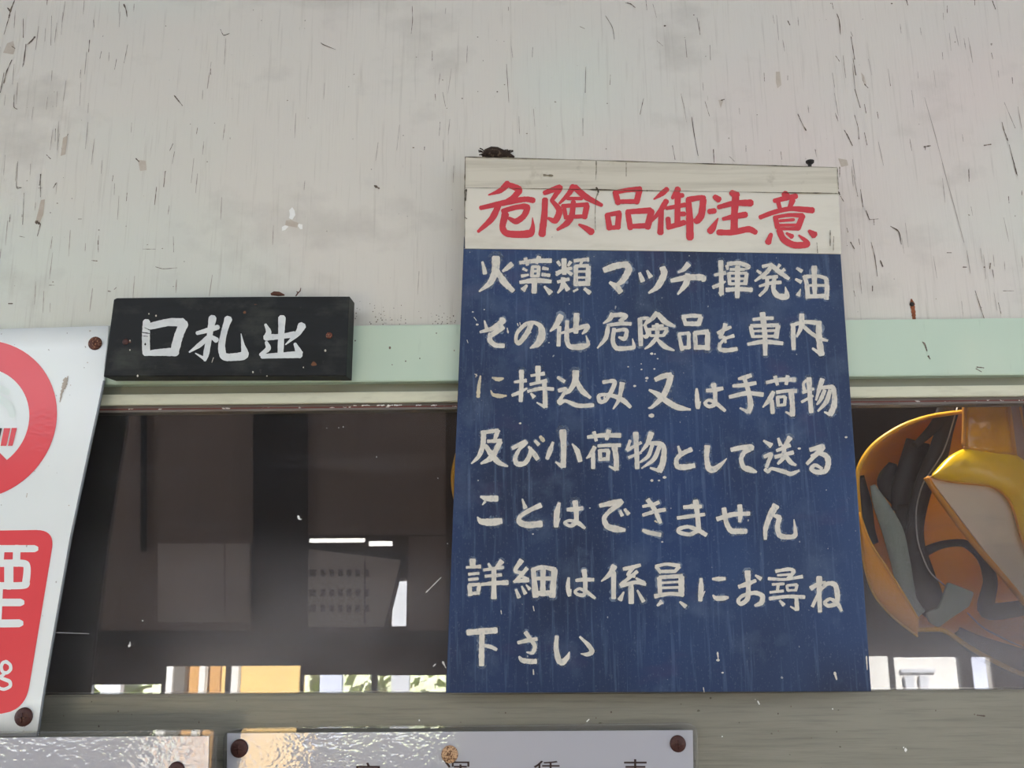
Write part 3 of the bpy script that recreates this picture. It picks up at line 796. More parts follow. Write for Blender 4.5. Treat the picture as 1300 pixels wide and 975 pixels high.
B4A = '''120,77,30 115,150,28 90,220,24 42,268,8; 105,72,22 160,64,22 212,57,22; 210,57,28 192,112,22; 145,126,20 232,122,22; 226,128,28 170,228,32 102,268,12; 130,152,22 170,210,32 215,260,30 273,285,10
302,170,20 345,149,24 388,131,26 345,180,20 320,235,26 335,270,28 380,265,28 410,220,26 420,165,14; 405,160,12 440,205,28 463,240,24; 445,122,16 470,148,20
622,57,40 628,170,32 625,288,30; 622,288,24 577,258,10; 560,132,14 540,190,28 522,238,20; 682,142,8 715,190,30 733,253,24
780,100,18 870,89,24 988,89,26; 820,67,22 835,123,18; 915,57,28 900,115,20; 825,162,24 800,210,24 772,235,8; 815,202,24 815,298,22; 845,156,18 920,151,20 988,151,20; 857,182,22 861,248,22; 855,187,20 915,183,20; 912,186,22 906,245,22; 860,240,20 908,238,20; 950,157,32 962,240,28 962,306,28; 958,305,20 917,285,10
1050,120,16 1030,182,20; 1085,72,30 1090,170,26 1095,298,26; 1030,182,20 1120,134,16; 1040,230,18 1120,197,14; 1185,72,32 1160,140,26 1122,190,12; 1170,137,20 1240,142,26 1265,170,26 1258,260,34 1235,316,34; 1233,312,22 1177,295,10; 1190,152,22 1165,220,22 1112,260,10; 1235,162,24 1200,240,24 1122,298,8'''
B4A_F = '''480,97,22 500,123,26'''
B4B = '''155,157,12 170,205,22; 240,177,26 180,205,26 145,240,24 150,285,28 200,290,32 258,280,26; 340,157,32 335,230,28 350,298,34 385,303,34 430,270,20 463,235,5
492,180,24 560,166,28 622,166,32 575,195,28 555,240,24 570,290,28 610,306,32 653,322,12; 697,122,12 745,153,30; 790,107,14 805,150,22; 865,102,32 835,150,22; 780,186,18 865,152,22; 770,226,20 885,197,24; 825,152,26 825,225,26 787,270,14; 835,217,24 870,260,26 903,278,12; 700,225,20 745,207,22 730,250,20 715,290,22; 705,302,20 725,318,22 750,300,18 830,320,24 870,333,24 923,312,12
992,180,22 1072,162,32 1030,210,26 972,270,18; 1000,222,18 1045,202,22 1095,220,30 1108,265,32 1088,315,30 1030,321,26 1000,300,24 1025,277,20 1068,300,16'''
B5A = '''100,77,12 140,89,30 207,90,34; 130,107,16 112,130,6; 80,207,8 105,235,32 170,240,42 233,232,32; 365,92,8 385,150,24; 483,132,30 410,165,24 350,205,24 350,240,32 400,257,36 488,250,36
600,117,18 585,180,32 580,268,26; 582,268,14 605,217,6; 650,160,18 690,158,26 748,151,22; 700,107,34 708,180,26 705,240,26 670,263,20 635,245,18 665,229,16 720,245,24 763,278,16
857,135,22 920,122,30 993,112,30 920,170,24 885,215,26 905,265,32 960,283,36 1018,290,18; 985,167,16 1000,198,20; 1015,157,16 1040,188,24; 1130,140,16 1200,126,20 1233,113,20; 1130,195,18 1210,171,22 1273,160,20; 1162,97,28 1205,160,26 1243,245,20; 1130,290,16 1165,304,24 1243,320,24'''
B5A_F = '''1208,232,12 1222,240,10'''
B5B = '''190,145,20 250,140,26 303,140,20; 150,213,20 240,201,22 323,190,20; 265,102,32 278,200,26 285,288,28; 285,288,26 230,317,22 162,304,22 162,282,22 220,269,20 290,295,24 333,321,22; 402,220,26 500,191,26 608,185,22; 545,132,26 550,190,26 545,238,18; 445,152,28 460,240,26 490,293,30 540,297,32 588,297,26
775,135,40 740,195,34 710,280,26 708,348,18; 760,197,16 795,212,30 785,270,28 800,323,30 850,334,26 898,320,26 890,222,5'''
B6A = '''75,52,34 75,85,32; 35,102,14 125,96,20; 50,145,16 115,139,16; 50,180,16 110,173,16; 55,216,22 60,278,26; 50,213,18 120,209,18; 118,213,22 108,268,22; 60,268,20 110,263,20; 175,77,12 190,105,20; 260,62,30 225,105,20; 145,118,16 270,101,20; 155,158,16 258,149,20; 130,210,16 220,201,24 298,198,28; 210,110,26 210,298,30
385,57,30 345,122,22 400,140,16; 420,107,24 370,165,20 337,195,14; 345,190,16 430,181,26; 380,155,14 428,178,18; 350,242,12 370,293,24; 387,222,10 410,268,22; 415,212,8 438,240,20; 460,112,26 475,288,34; 455,117,24 520,100,22 600,117,28; 595,117,32 580,288,36; 522,107,30 520,280,30; 470,172,20 585,172,22; 475,267,30 585,264,32
685,167,14 680,225,24 690,278,20 700,240,5; 730,185,16 780,179,22 843,180,20; 782,117,30 790,190,24 785,272,22 745,274,18 725,255,16 755,237,16 805,262,22 853,298,14; 975,92,34 945,145,28 892,190,8; 970,132,28 970,298,26
1140,87,18 1085,102,22 1032,112,20; 1095,104,20 1062,148,20 1105,160,16; 1120,127,20 1060,175,20 1012,215,20; 1015,220,20 1110,196,22 1173,210,18; 1080,200,28 1082,328,30; 1035,257,8 1010,308,28; 1120,247,10 1160,318,24; 1112,170,12 1165,203,24'''
B6B = '''15,97,20 45,135,18; 12,96,20 80,81,18 163,92,22; 160,97,24 132,130,18; 40,128,18 138,126,20; 35,167,26 40,280,24; 175,162,32 175,278,32; 35,165,20 180,156,22; 45,200,13 170,193,15; 45,232,14 170,228,15; 7,285,24 100,269,20 185,275,24; 50,320,26 22,345,12; 165,320,12 203,350,24
300,172,16 300,240,30 295,313,22; 297,310,12 325,252,5; 372,175,12 410,175,26 453,173,18; 375,277,8 395,297,24 440,297,28 473,292,14; 540,225,22 595,206,26 648,185,18; 595,127,34 600,220,26 595,300,26 555,333,22 535,313,20 565,281,20 640,263,24 688,282,28 683,325,28 642,345,14; 645,152,12 680,175,24
775,126,18 860,113,20 888,130,22 850,175,18; 785,152,13 875,146,14; 727,173,18 830,178,16 943,160,20; 752,210,14 828,206,16; 790,210,18 785,250,16; 737,260,14 823,251,16; 845,216,16 850,250,14; 845,216,14 910,211,16; 910,212,18 900,250,16; 850,248,14 903,246,14; 735,300,20 850,286,20 958,290,20; 905,290,22 910,373,24; 903,370,16 867,350,8; 800,312,12 825,340,22
1050,162,32 1050,270,26 1055,383,24; 997,235,26 1045,206,22 1090,195,14; 1090,202,14 1040,280,18 1007,350,18; 1045,260,14 1100,206,22 1150,212,28 1165,270,30 1160,328,26 1110,345,22 1085,325,20 1120,302,18 1165,330,24 1193,378,14'''
B7 = '''42,115,32 130,108,34 228,101,34; 135,117,30 132,220,30 132,323,30; 145,197,18 190,206,22 228,224,16; 362,180,18 420,166,24 483,156,20; 410,112,24 440,155,24 470,200,22 455,243,22 417,240,6; 370,267,12 390,291,26 440,299,28 478,298,28
610,137,22 605,210,26 620,288,32 645,303,34 675,275,26 690,237,5; 755,142,12 810,195,24 833,235,28 805,254,24 762,250,6'''
T_BLK = '''130,140,44 126,240,48 128,345,46; 150,172,40 270,146,46 360,148,54; 368,150,56 335,230,54 308,330,54; 130,343,30 230,336,44 320,334,52; 550,115,46 530,230,34 510,340,36 500,388,18; 500,378,22 440,342,6; 450,215,22 520,196,30 585,176,30; 530,232,26 470,287,30 402,335,10; 542,237,22 575,260,34
650,122,46 625,200,38 607,295,42 622,362,44 690,366,46 752,352,50 742,290,22 730,218,4; 990,115,46 985,230,36 980,350,36; 885,160,16 905,205,32 895,240,40; 885,242,40 980,236,32 1070,222,36; 1118,165,48 1088,218,34 1012,288,6; 890,272,20 902,312,32 852,353,18; 862,362,28 980,356,34 1105,350,44; 1072,282,20 1102,345,42'''

# ------------------------------------------------------------------ screws
def screw(px, py, rpx, Y, m, parent, shaft=0.0, name='screw', slot=True):
    c = at(px, py, Y)
    r = (at(px + rpx, py, Y) - c).length
    bm = bmesh.new()
    rings = []
    for k, (f, h) in enumerate(((1.0, 0.0), (1.0, .12), (.86, .26), (.55, .36), (.2, .40))):
        rings.append([bm.verts.new(c + Vector((math.cos(a) * r * f, -h * r, math.sin(a) * r * f))) for a in [2 * math.pi * j / 20 for j in range(20)]])
    for A, B in zip(rings, rings[1:]):
        for k in range(20):
            bm.faces.new((A[k], A[(k + 1) % 20], B[(k + 1) % 20], B[k]))
    bm.faces.new(rings[-1]); bm.faces.new(rings[0][::-1])
    if slot:
        box(bm, c.x - r * .5, c.x + r * .5, c.y - r * .43, c.y - r * .3, c.z - r * .09, c.z + r * .09)
        box(bm, c.x - r * .09, c.x + r * .09, c.y - r * .43, c.y - r * .3, c.z - r * .5, c.z + r * .5)
    if shaft:
        tube(bm, [c + Vector((0, .0005, 0)), c + Vector((0, shaft, 0))], r * .4, 8)
    return from_bm(name, bm, m, parent, True)

# ------------------------------------------------------------------ the dark blue danger notice
BY0 = 1.000
def blue_plane(px, py, lift):
    return at(px, py, BY0 - 0.0004 - lift)
def head_plane(px, py, lift):
    return at(px, py, BY0 - 0.0020 - lift)
s = thing('danger_notice_sign', 'tall dark blue board with a white red-lettered head, covering the middle of the window', 'sign', at(836, 880, BY0))
from_bm('board', prism_bm([at(*p, BY0) for p in ((566, 880), (1106.5, 878), (1066, 300), (589, 300))], .012, .0012), M['blue'], s)
from_bm('header_panel', prism_bm([at(*p, BY0 - .0016) for p in ((589.5, 315.5), (840, 318.6), (1068, 322.5), (1064.5, 240), (590, 234))], .0016, .0004), M['header'], s)
from_bm('batten', prism_bm([at(*p, BY0 - .0018) for p in ((590.5, 237.5), (1064.5, 244.8), (1063, 212), (590.5, 198.5))], WALL_Y - BY0 + .0018, .0006), M['batten'], s)
v, f = brush([('590,238.2,.8 700,239.8,.9 760,240.8,1.6 836,242,.8 960,244,.7 1045,245.2,1.6 1064.5,245.6,1; 590.6,199,1 590,240,1.7 590,280,1 590,315,1.3; 591,199,1 640,200.4,1.3 740,203,.8 900,207.8,1.2 1063,212.6,.9; 1063.2,213,.9 1064.5,240,1.2; 757,205,1.8 757,217,1 756,229,.6; 795,207,1.2 795,224,.8; 690,222,2.4 702,223,2.6', 0, 0, 1, 1),
              ('757,238,2.4 759.5,243,2.2 756.5,252,1; 756.5,252,1.2 755.5,272,.8 756,292,.7; 1066,212,1.5 1066,225,.8; 1064.5,243,2.2 1066,247,2; 1058.5,300,.8 1058,318,1.2; 1054,292,1 1054,312,1.6; 1037,308,.8 1038,321,1.2; 592,240,2.5 591,255,1.5; 593,278,1.6 590.5,276,1.2', 0, 0, 1, 1)],
             lambda x, y, l: at(x, y, BY0 - .0030 - l), rough=.5, seed=4, wk=.75)
from_py('joint_dirt', v, f, M['edge_dirt'], s)
v, f = brush([(T_RED_A, 590, 220, .2, 30), (T_RED_B, 830, 220, .2, 30)], head_plane, seed=5, wk=1.12)
from_py('title_lettering', v, f, M['red_ink'], s)
for n, line in enumerate(([(B1A, 590, 310, .2, 20), (B1B, 830, 310, .2, 20)], [(B2A, 590, 385, .2, 20), (B2B, 830, 385, .2, 20)], [(B3A, 590, 460, .2, 20), (B3B, 830, 460, .2, 20)],
              [(B4A, 590, 535, .2, 20), (B4B, 830, 535, .2, 20)], [(B5A, 590, 615, .2, 20), (B5B, 830, 615, .2, 20)], [(B6A, 585, 700, .2, 20), (B6B, 830, 700, .2, 20)], [(B7, 585, 780, .2, 20)])):
    v, f = brush(line, blue_plane, rough=.10, seed=6 + n, wk=1.15, cap=.16, tip=.72)
    from_py('text_line', v, f, M['ivory_ink'], s)
    v, f = brush(line, lambda x, y, l: at(x, y, BY0 - .0001 - l * .3), rough=.35, seed=60 + n, wk=1.75, cap=.35)
    from_py('scuffed_paint', v, f, M['scuff'], s)
v, f = brush([(B3A_F, 590, 460, .2, 20), (B4A_F, 590, 535, .2, 20), (B5A_F, 590, 615, .2, 20)], blue_plane, rough=.2, seed=7)
from_py('faded_lettering', v, f, M['faded_ink'], s)
specks = '50,55,8; 80,135,14; 60,90,5 75,110,4; 335,130,6 340,145,5; 350,125,5 352,140,4; 270,160,6 275,185,10; 420,185,7; 535,250,8; 1185,320,14; 1225,352,9; 1205,322,8; 1120,383,6; 125,40,6; 15,235,4 20,250,4'
v, f = brush([(specks, 590, 385, .2, 6), ('1038,28,8; 1120,10,6; 1120,45,9; 1205,42,9; 1155,100,14; 1152,118,8; 1080,150,12; 1183,338,24; 350,387,10; 65,75,4 80,85,3', 590, 460, .2, 6),
              ('350,12,10; 1185,375,16; 1232,375,10; 1270,355,18; 85,375,8', 590, 535, .2, 6), ('923,172,12; 1222,100,12', 830, 535, .2, 6), ('432,315,9; 1255,365,9; 795,150,6', 590, 615, .2, 6),
              ('255,375,5 258,395,7; 460,350,5 465,375,7', 585, 700, .2, 6), ('460,350,6 462,378,9', 585, 780, .2, 6), ('911,829,2 912,838,1; 911,838,3; 917,854,2; 1060,855,3 1062,862,2; 1100,834,2 1101,850,1; 1078,470,1; 893,873,1.2 894,879,1', 0, 0, 1, 1)],
             blue_plane, rough=.4, cap=.6, seed=8)
from_py('paint_chip', v, f, M['ivory_ink'], s)['kind'] = 'stuff'
bm = bmesh.new()
c = at(1028, 207.5, 1.030)
tube(bm, [at(1028, 213, 1.030), at(1028, 208, 1.030)], .0028, 10)
tube(bm, [at(1028, 208.6, 1.030), at(1028.2, 206.2, 1.030), at(1028.2, 204.6, 1.030)], [.003, .006, .0062], 10)
from_bm('nail', bm, M['nail'], s)

bm = bmesh.new()
tube(bm, [at(x, y, 1.018) for x, y in ((612, 198), (617, 194.5), (624, 193.5), (631, 194), (638, 195.5), (645, 197.3), (653, 199.5))], [.002, .006, .0085, .0085, .0065, .005, .0015], 12)
for k in range(26):
    p = at(random.uniform(613, 648), random.uniform(191, 197), 1.018 + random.uniform(-.006, .006))
    q = p + Vector((random.uniform(-.012, .014), random.uniform(-.004, .004), random.uniform(-.001, .006)))
    tube(bm, [p, (p + q) / 2 + Vector((0, 0, .001)), q], .0009, 5)
tag(from_bm('insect_nest', bm, M['mud'], None), 'dark crumbly insect nest on the top edge of the blue and white sign', 'nest')

# ------------------------------------------------------------------ the black ticket gate board
KY = 0.985
s = thing('ticket_gate_sign', 'thick black wooden board with three white brushed characters above the window', 'sign', at(288, 485, KY))
o = from_bm('board', prism_bm([at(*p, KY) for p in ((131, 478), (439.5, 477.4), (443.3, 376), (330, 376.3), (148, 378), (144, 380))], TRIM_Y - KY, .0018), M['black'], s)
def black_plane(px, py, lift):
    return at(px, py, KY - .0004 - lift)
v, f = brush([(T_BLK, 160, 380, .2, 30)], black_plane, rough=.05, seed=9, wk=1.06)
from_py('lettering', v, f, M['white_ink'], s)
v, f = brush([('102,210,6 150,217,5; 122,285,18; 118,180,3 150,195,4; 105,232,4 140,236,3', 160, 380, .2, 6)], lambda x, y, l: at(x, y, KY - .0009 - l), rough=.4, seed=10)
from_py('lettering_chip', v, f, M['black'], s)
v, f = brush([('145,92,10; 190,104,10; 75,486,16; 806,462,14; 25,322,8; 25,262,10; 1265,325,12; 895,487,8; 1125,432,8; 555,370,4 545,400,3', 160, 380, .2, 6)], black_plane, rough=.4, seed=11)
from_py('paint_chip', v, f, M['batten'], s)['kind'] = 'stuff'
screw(418, 426, 4.2, KY, M['rust'], s, slot=False)
screw(159.5, 434, 4.0, KY, M['rust_dark'], s, slot=False)
bm = bmesh.new()
tube(bm, [at(444.6 + random.uniform(-.6, .6) - (y - 378) * .032, y, 1.004) for y in range(380, 484, 8)], [random.uniform(.0006, .0016) for _ in range(380, 484, 8)], 6)
from_bm('straw_fringe', bm, M['bare_wood'], s)
bm = bmesh.new()
tube(bm, [at(x, y, 1.005) for x, y in ((344, 373.6), (348, 372.6), (354, 373.2), (361, 374.6))], [.0015, .0032, .0034, .001], 10)
tag(from_bm('dead_leaf', bm, M['leaf'], None), 'curled brown dead leaf lying on top of the black board', 'leaf')
bm = bmesh.new()
tube(bm, [at(x, y, 1.006) for x, y in ((375.5, 376), (378.5, 371.5), (381, 369.5), (382, 365.5))], [.0009, .001, .0008, .0005], 6)
tube(bm, [at(x, y, 1.006) for x, y in ((378.5, 371.5), (376.5, 370))], [.0008, .0005], 6)
tag(from_bm('twig', bm, M['leaf'], None), 'tiny forked twig sticking up from the top of the black board', 'twig')

# ------------------------------------------------------------------ the no smoking panel, leaning out at its foot
def PY(py):
    return 1.012 if py < 470 else 1.012 - .019 * (py - 470) / 465.0
def panel_plane(px, py, lift):
    return at(px, py, PY(py) - .0005 - lift)
s = thing('no_smoking_sign', 'white panel with a red ring and a red rounded block, cut off by the edge', 'sign', at(-40, 935, PY(935)))
rows = [(413.6, 138.3), (440, 136.3), (464, 133.2), (483, 132.4), (526, 123.5), (566, 114.7), (607, 106), (645, 98), (680, 90.5), (740, 80), (793, 70.7), (840, 62.6), (887, 54.7), (935, 48)]
V, Fc = [], []
for y, x in rows:
    for dx in (0, -1.6, -110, -220, -320):
        V.append(at(x + dx, y - dx * .03 * (1 if y < 900 else 0), PY(y)))
n5 = 5
for i in range(len(rows) - 1):
    for k in range(4):
        a = i * n5 + k
        Fc.append((a, a + 1, a + n5 + 1, a + n5))
o = from_py('panel', V, Fc, [M['panel_white'], M['panel_edge']], s, True)
for i, p in enumerate(o.data.polygons):
    if i % 4 == 0 and i // 4 > 2:
        p.material_index = 1
sm = o.modifiers.new('thickness', 'SOLIDIFY'); sm.thickness = .003; sm.offset = -1 if o.data.polygons[0].normal.y < 0 else 1
def ringpt(r, a):
    dx, dy = r * math.cos(a), r * math.sin(a)
    return (-29 + dx - .085 * dy, 533 + dy)
V, Fc = [], []
NS = 72
for k in range(NS):
    a = 2 * math.pi * k / NS
    V += [panel_plane(*ringpt(101, a), 0), panel_plane(*ringpt(84, a), 0), panel_plane(*ringpt(66, a), 0)]
for k in range(NS):
    a, b = 3 * k, 3 * ((k + 1) % NS)
    Fc += [(a, b, b + 1, a + 1), (a + 1, b + 1, b + 2, a + 2)]
# the slash
q = [(8.8, 584), (-12, 606), (-30, 606), (-110, 505), (-86, 488)]
for i in range(12):
    t0, t1 = i / 12, (i + 1) / 12
    b = len(V)
    L0, L1 = (8.8 - 95 * t0, 584 - 97 * t0), (8.8 - 95 * t1, 584 - 97 * t1)
    V += [panel_plane(*L0, 1e-4), panel_plane(*L1, 1e-4), panel_plane(L1[0] - 22, L1[1] + 24, 1e-4), panel_plane(L0[0] - 22, L0[1] + 24, 1e-4)]
    Fc.append((b, b + 1, b + 2, b + 3))
from_py('prohibition_ring', V, Fc, M['panel_red'], s)
def decal(name, polys, m, lift):
    V, Fc = [], []
    for p in polys:
        b = len(V)
        V.extend(panel_plane(x, y, lift) for x, y in p)
        Fc.append(tuple(range(b, b + len(p))))
    return from_py(name, V, Fc, m, s)
decal('cigarette', [[(-64, 543.5), (2.6, 543.5), (-2.5, 566), (-69, 566)]], M['panel_black'], 2e-4)
decal('cigarette_ember', [[(5, 543.5), (13, 543.5), (8, 566), (.6, 566)], [(15, 543.3), (21.5, 543.3), (15.8, 566), (10, 566)]], M['panel_red'], 2e-4)
v, f = brush([('-40,520,9 -20,505,10 0,507,10 12,516,10 16,528,8; -30,500,8 -6,492,9 10,498,8', 0, 0, 1, 8)], lambda x, y, l: panel_plane(x, y, 1e-4 + l), seed=12)
from_py('smoke_print', v, f, M['smoke'], s)
# red rounded block as a strip of rows
V, Fc = [], []
outl = rounded([(70, 672.5), (31.5, 905), (-130, 912), (-100, 675)], [24, 34, 30, 24], 10)
ys = sorted({p[1] for p in outl})
def span(y):
    xs_ = []
    for i in range(len(outl)):
        (x0, y0), (x1, y1) = outl[i], outl[(i + 1) % len(outl)]
        if (y0 <= y <= y1 or y1 <= y <= y0) and y0 != y1:
            xs_.append(x0 + (x1 - x0) * (y - y0) / (y1 - y0))
    return min(xs_), max(xs_)
for i in range(46):
    y = ys[0] + .01 + (ys[-1] - ys[0] - .02) * (.5 - .5 * math.cos(math.pi * i / 45))
    a, b = span(y)
    V += [panel_plane(a, y, 0), panel_plane((a + b) / 2, y, 0), panel_plane(b, y, 0)]
    if i:
        k = 3 * i
        Fc += [(k - 3, k - 2, k + 1, k), (k - 2, k - 1, k + 2, k + 1)]
from_py('red_block', V, Fc, M['panel_red'], s)
TXT = '''-200,137,34 165,137,34; 80,137,36 78,205,36; 5,137,34 0,205,34; -60,208,36 100,206,34 128,222,34 124,290,36 108,312,34 -60,313,34; 42,212,44 42,310,44; 3,330,22 -4,490,22; -60,393,36 98,393,36; -80,494,38 92,492,38
30,675,18 48,690,16 50,712,16 32,728,16 12,722,16 6,700,16 14,680,16 30,675,16; 18,735,16 2,750,16 24,760,18 46,770,18 48,792,16 20,806,16 -6,800,16'''
v, f = brush([(TXT, 0, 660, .2667, 34)], lambda x, y, l: panel_plane(x, y, 2e-4 + l), rough=0, cap=.5, seed=13)
from_py('lettering', v, f, M['panel_white'], s)
v, f = brush([('290,280,14 285,310,20 272,345,8 265,385,4; 300,272,5 292,300,8; 280,320,6 268,375,4; 388,210,5; 120,790,3 117,805,3; 305,842,4; 398,70,4; 312,310,4', 0, 400, .287, 4)], lambda x, y, l: panel_plane(x, y, 2e-4 + l), rough=.5, cap=.6, seed=14)
from_py('dirt_mark', v, f, M['bare_wood'], s)
screw(121, 436, 8.6, PY(436) - .0005, M['rust'], s, .008)
screw(30.5, 910, 11.4, PY(910) - .0005, M['rust_dark'], s, .03)

# ------------------------------------------------------------------ the two clear acrylic signs along the bottom
def acrylic(label, outer, inner, Y, r):
    t = thing('acrylic_sign', label, 'sign', at(sum(p[0] for p in outer) / 4, outer[2][1], Y))
    from_bm('clear_plate', prism_bm([at(*p, Y) for p in rounded(outer, r, 6)], .0045, .0012), M['acrylic'], t)
    from_bm('printed_sheet', prism_bm([at(*p, Y - .0012) for p in inner], .0011), M['paper'], t)
    return t
s = acrylic('clear plate with a white printed sheet under the window, the right of two', [(283.5, 925.5), (886, 918), (890, 1150), (279, 1150)],
            [(288.5, 931), (540, 929), (879.5, 927), (883, 1140), (286, 1140)]  , 1.0365, [16, 16, 8, 8])
FY = 1.0365 - .0012
for ch, cx, top, sz in (('定', 467.3, 968, 36), ('運', 580.5, 966.8, 36), ('賃', 694, 965.6, 36), ('表', 806.5, 963.8, 36)):
    cu = bpy.data.curves.new('lettering', 'FONT')
    cu.body = ch
    to = bpy.data.objects.new('lettering', cu)
    COL.objects.link(to)
    bpy.context.view_layer.update()
    me = bpy.data.meshes.new_from_object(to.evaluated_get(bpy.context.evaluated_depsgraph_get()))
    bpy.data.objects.remove(to)
    bpy.data.curves.remove(cu)
    if not len(me.vertices):
        continue
    xs_ = [q.co.x for q in me.vertices]; zs_ = [q.co.y for q in me.vertices]
    mx, tz = (min(xs_) + max(xs_)) / 2, max(zs_)
    for q in me.vertices:
        q.co = at(cx + (q.co.x - mx) * sz, top + (tz - q.co.y) * sz, FY - .0004)
    link('lettering', me, M['print'], s)
screw(304, 950, 11, FY - .0003, M['rust_dark'], s, .008)
screw(571, 957.5, 10.6, FY - .0003, M['rust_pale'], s, .008)
screw(860.5, 944, 10.2, FY - .0003, M['rust_dark'], s, .008)
s = acrylic('clear plate with a blank white sheet below the no smoking panel, the left of two', [(-60, 930), (274.5, 927), (268.5, 1150), (-66, 1150)],
            [(-60, 938), (50, 936), (265.5, 934.5), (260, 1140), (-64, 1140)], .984, [8, 14, 8, 8])
screw(224, 978, 10.5, .984 - .0016, M['rust_dark'], s, .046)

# ------------------------------------------------------------------ a rusty nail in the wall with its stain, dirt on the trim
t = thing('rusty_nail', 'rusty nail in the white wall right of the blue sign', 'nail', at(1158, 387, WALL_Y))
screw(1157.8, 386, 2.8, WALL_Y - .001, M['nail'], t, .004, name='head', slot=False)
v, f = brush([('1157,380,2 1158,386,6 1159.5,395,5 1160.5,405,4.5', 0, 0, 1, 4)], wall_plane, rough=.2, seed=15)
from_py('rust_stain', v, f, M['rust_streak'], t)
v, f = brush([('1171,434,1 1174,437,2.5 1177,446,1; 1178.5,452,2 1181,456,1; 1240,466,1.5 1249,467,1; 1239,468,1 1246,472,1; 495,441.5,3.4; 515,458.5,2; 533,455,2; 554,423,2; 451,432.5,2; 576.5,445,1.8; 498,463,1.5', 0, 0, 1, 2)],
             lambda x, y, l: at(x, y, TRIM_Y - .0004 - l), rough=.3, seed=16)
o = from_py('dirt_speck', v, f, M['crack'], bpy.data.objects['trim_1']); o['kind'] = 'structure'
dots = []
for k in range(70):
    x, y = random.uniform(446, 586), 412 - abs(random.gauss(0, 14))
    dots.append('%.1f,%.1f,%.2f' % (x, y, random.uniform(.6, 1.5)))
v, f = brush([(';'.join(dots), 0, 0, 1, 1)], wall_plane, rough=.4, seed=17)
o = from_py('dirt_speck', v, f, M['crack'], wall); o['kind'] = 'structure'
dots = ['80.7,908.8,2.6', '150,903,2.6', '252.8,917,2.6', '125.7,922,2.4', '167,907,1.4', '377,916,2', '642,905,2', '776,904,2', '757,911.5,2', '585,917,1.6', '582,926,1.4', '988,906,2.2', '1004,897,2', '988,928,1.8', '1030,937,1.6', '1188,902,1.8', '1237,907,2', '1062,929,1.4', '1240,908,1.4 1250,909,1.8']
v, f = brush([(';'.join(dots), 0, 0, 1, 2)], lambda x, y, l: at(x, y, SILL_Y - .0004 - l), rough=.4, seed=18)
o = from_py('dirt_speck', v, f, M['crack'], bpy.data.objects['trim_4']); o['kind'] = 'structure'
dots = ['532.5,914.5,2.4', '745,916,2 748,913,1.5', '962,890,2 964,894,1.5', '1057,900,1.6', '917,935,1.6', '1150,952,5.5', '1147,949,2', '959,888,1']
v, f = brush([(';'.join(dots), 0, 0, 1, 2)], lambda x, y, l: at(x, y, SILL_Y - .0004 - l), rough=.4, seed=19)
o = from_py('white_speck', v, f, M['flake'], bpy.data.objects['trim_4']); o['kind'] = 'structure'
dd = ['%.1f,%.1f,%.1f %.1f,%.1f,%.1f' % (x, 514.6 + random.uniform(-.5, .7), random.uniform(.8, 1.8), x + random.uniform(1, 6), 514.4 + random.uniform(-.4, .6), 1) for x in [random.uniform(440, 552) for _ in range(20)]]
v, f = brush([(';'.join(dd), 0, 0, 1, 1)], lambda x, y, l: at(x, y, 1.0382 - l), rough=.5, seed=20)
o = from_py('white_speck', v, f, M['flake'], win); o['kind'] = 'structure'
gl = '378.5,655,3 380,659,2 383,659,1; 70,803,1 113,804.5,.8; 164,820,3; 165,815,1.2 165,820,1.6; 181,788,1.6; 436,542,1.6; 430,543,1; 415,543.5,1; 478,580,1.6; 556,607,1; 562,840,2.5 566,848,1; 553,843,1.5 550,846,1; 541,752,1 560,733,.7; 568,690,1'
v, f = brush([(gl, 0, 0, 1, 2)], lambda x, y, l: at(x, y, GLASS_Y - .0004 - l), rough=.4, seed=21)
o = from_py('white_speck', v, f, M['flake'], win); o['kind'] = 'structure'

# ------------------------------------------------------------------ behind the glass: safety helmets and a yellow armband
def helmet_shell(t, rim, apex, Y0, depth, m, rim_r):
    C = catmull(rim, 6, True)
    n = len(C)
    V, Fc = [], []
    K = 12
    for k in range(K):
        a = k / K * math.pi / 2
        for x, y in C:
            V.append(at(apex[0] + (x - apex[0]) * math.cos(a) ** .7, apex[1] + (y - apex[1]) * math.cos(a) ** .7, Y0 + depth * math.sin(a)))
    V.append(at(apex[0], apex[1], Y0 + depth))
    for k in range(K - 1):
        for i in range(n):
            Fc.append((k * n + i, k * n + (i + 1) % n, (k + 1) * n + (i + 1) % n, (k + 1) * n + i))
    for i in range(n):
        Fc.append(((K - 1) * n + i, (K - 1) * n + (i + 1) % n, len(V) - 1))
    o = from_py('shell', V, Fc, m, t, True)
    sm = o.modifiers.new('thickness', 'SOLIDIFY'); sm.thickness = .0025; sm.offset = 0
    bm = tube(bmesh.new(), [at(x, y, Y0) for x, y in C], rim_r, 10, True)
    from_bm('rim', bm, M['rim'], t, True)
HY = 1.15
t = thing('safety_helmet', 'orange yellow safety helmet seen from inside through the right of the window', 'helmet', at(1215, 868, HY))
rim = [(1089, 600), (1092, 660), (1103, 725), (1130, 775), (1160, 798), (1197, 800), (1225, 818), (1250, 833), (1300, 856), (1338, 850), (1352, 800), (1352, 700), (1340, 610), (1308, 552), (1250, 524), (1190, 527), (1145, 541), (1108, 566)]
t1 = t
helmet_shell(t, rim, (1225, 690), HY, .15, M['orange_shell'], .0035)
SY = HY + .012
def strap(name, path, m, th=.0025, bulge=0.0):
    return from_bm(name, strap_bm(path, th, None, bulge), m, t, True)
strap('harness_strap', [(1214, 500, 20, SY), (1200, 545, 22, SY), (1190, 580, 26, SY), (1172, 620, 24, SY + .005), (1162, 670, 22, SY + .005), (1166, 715, 26, SY), (1180, 750, 30, SY), (1192, 775, 20, SY)], M['black_strap'], bulge=.003)
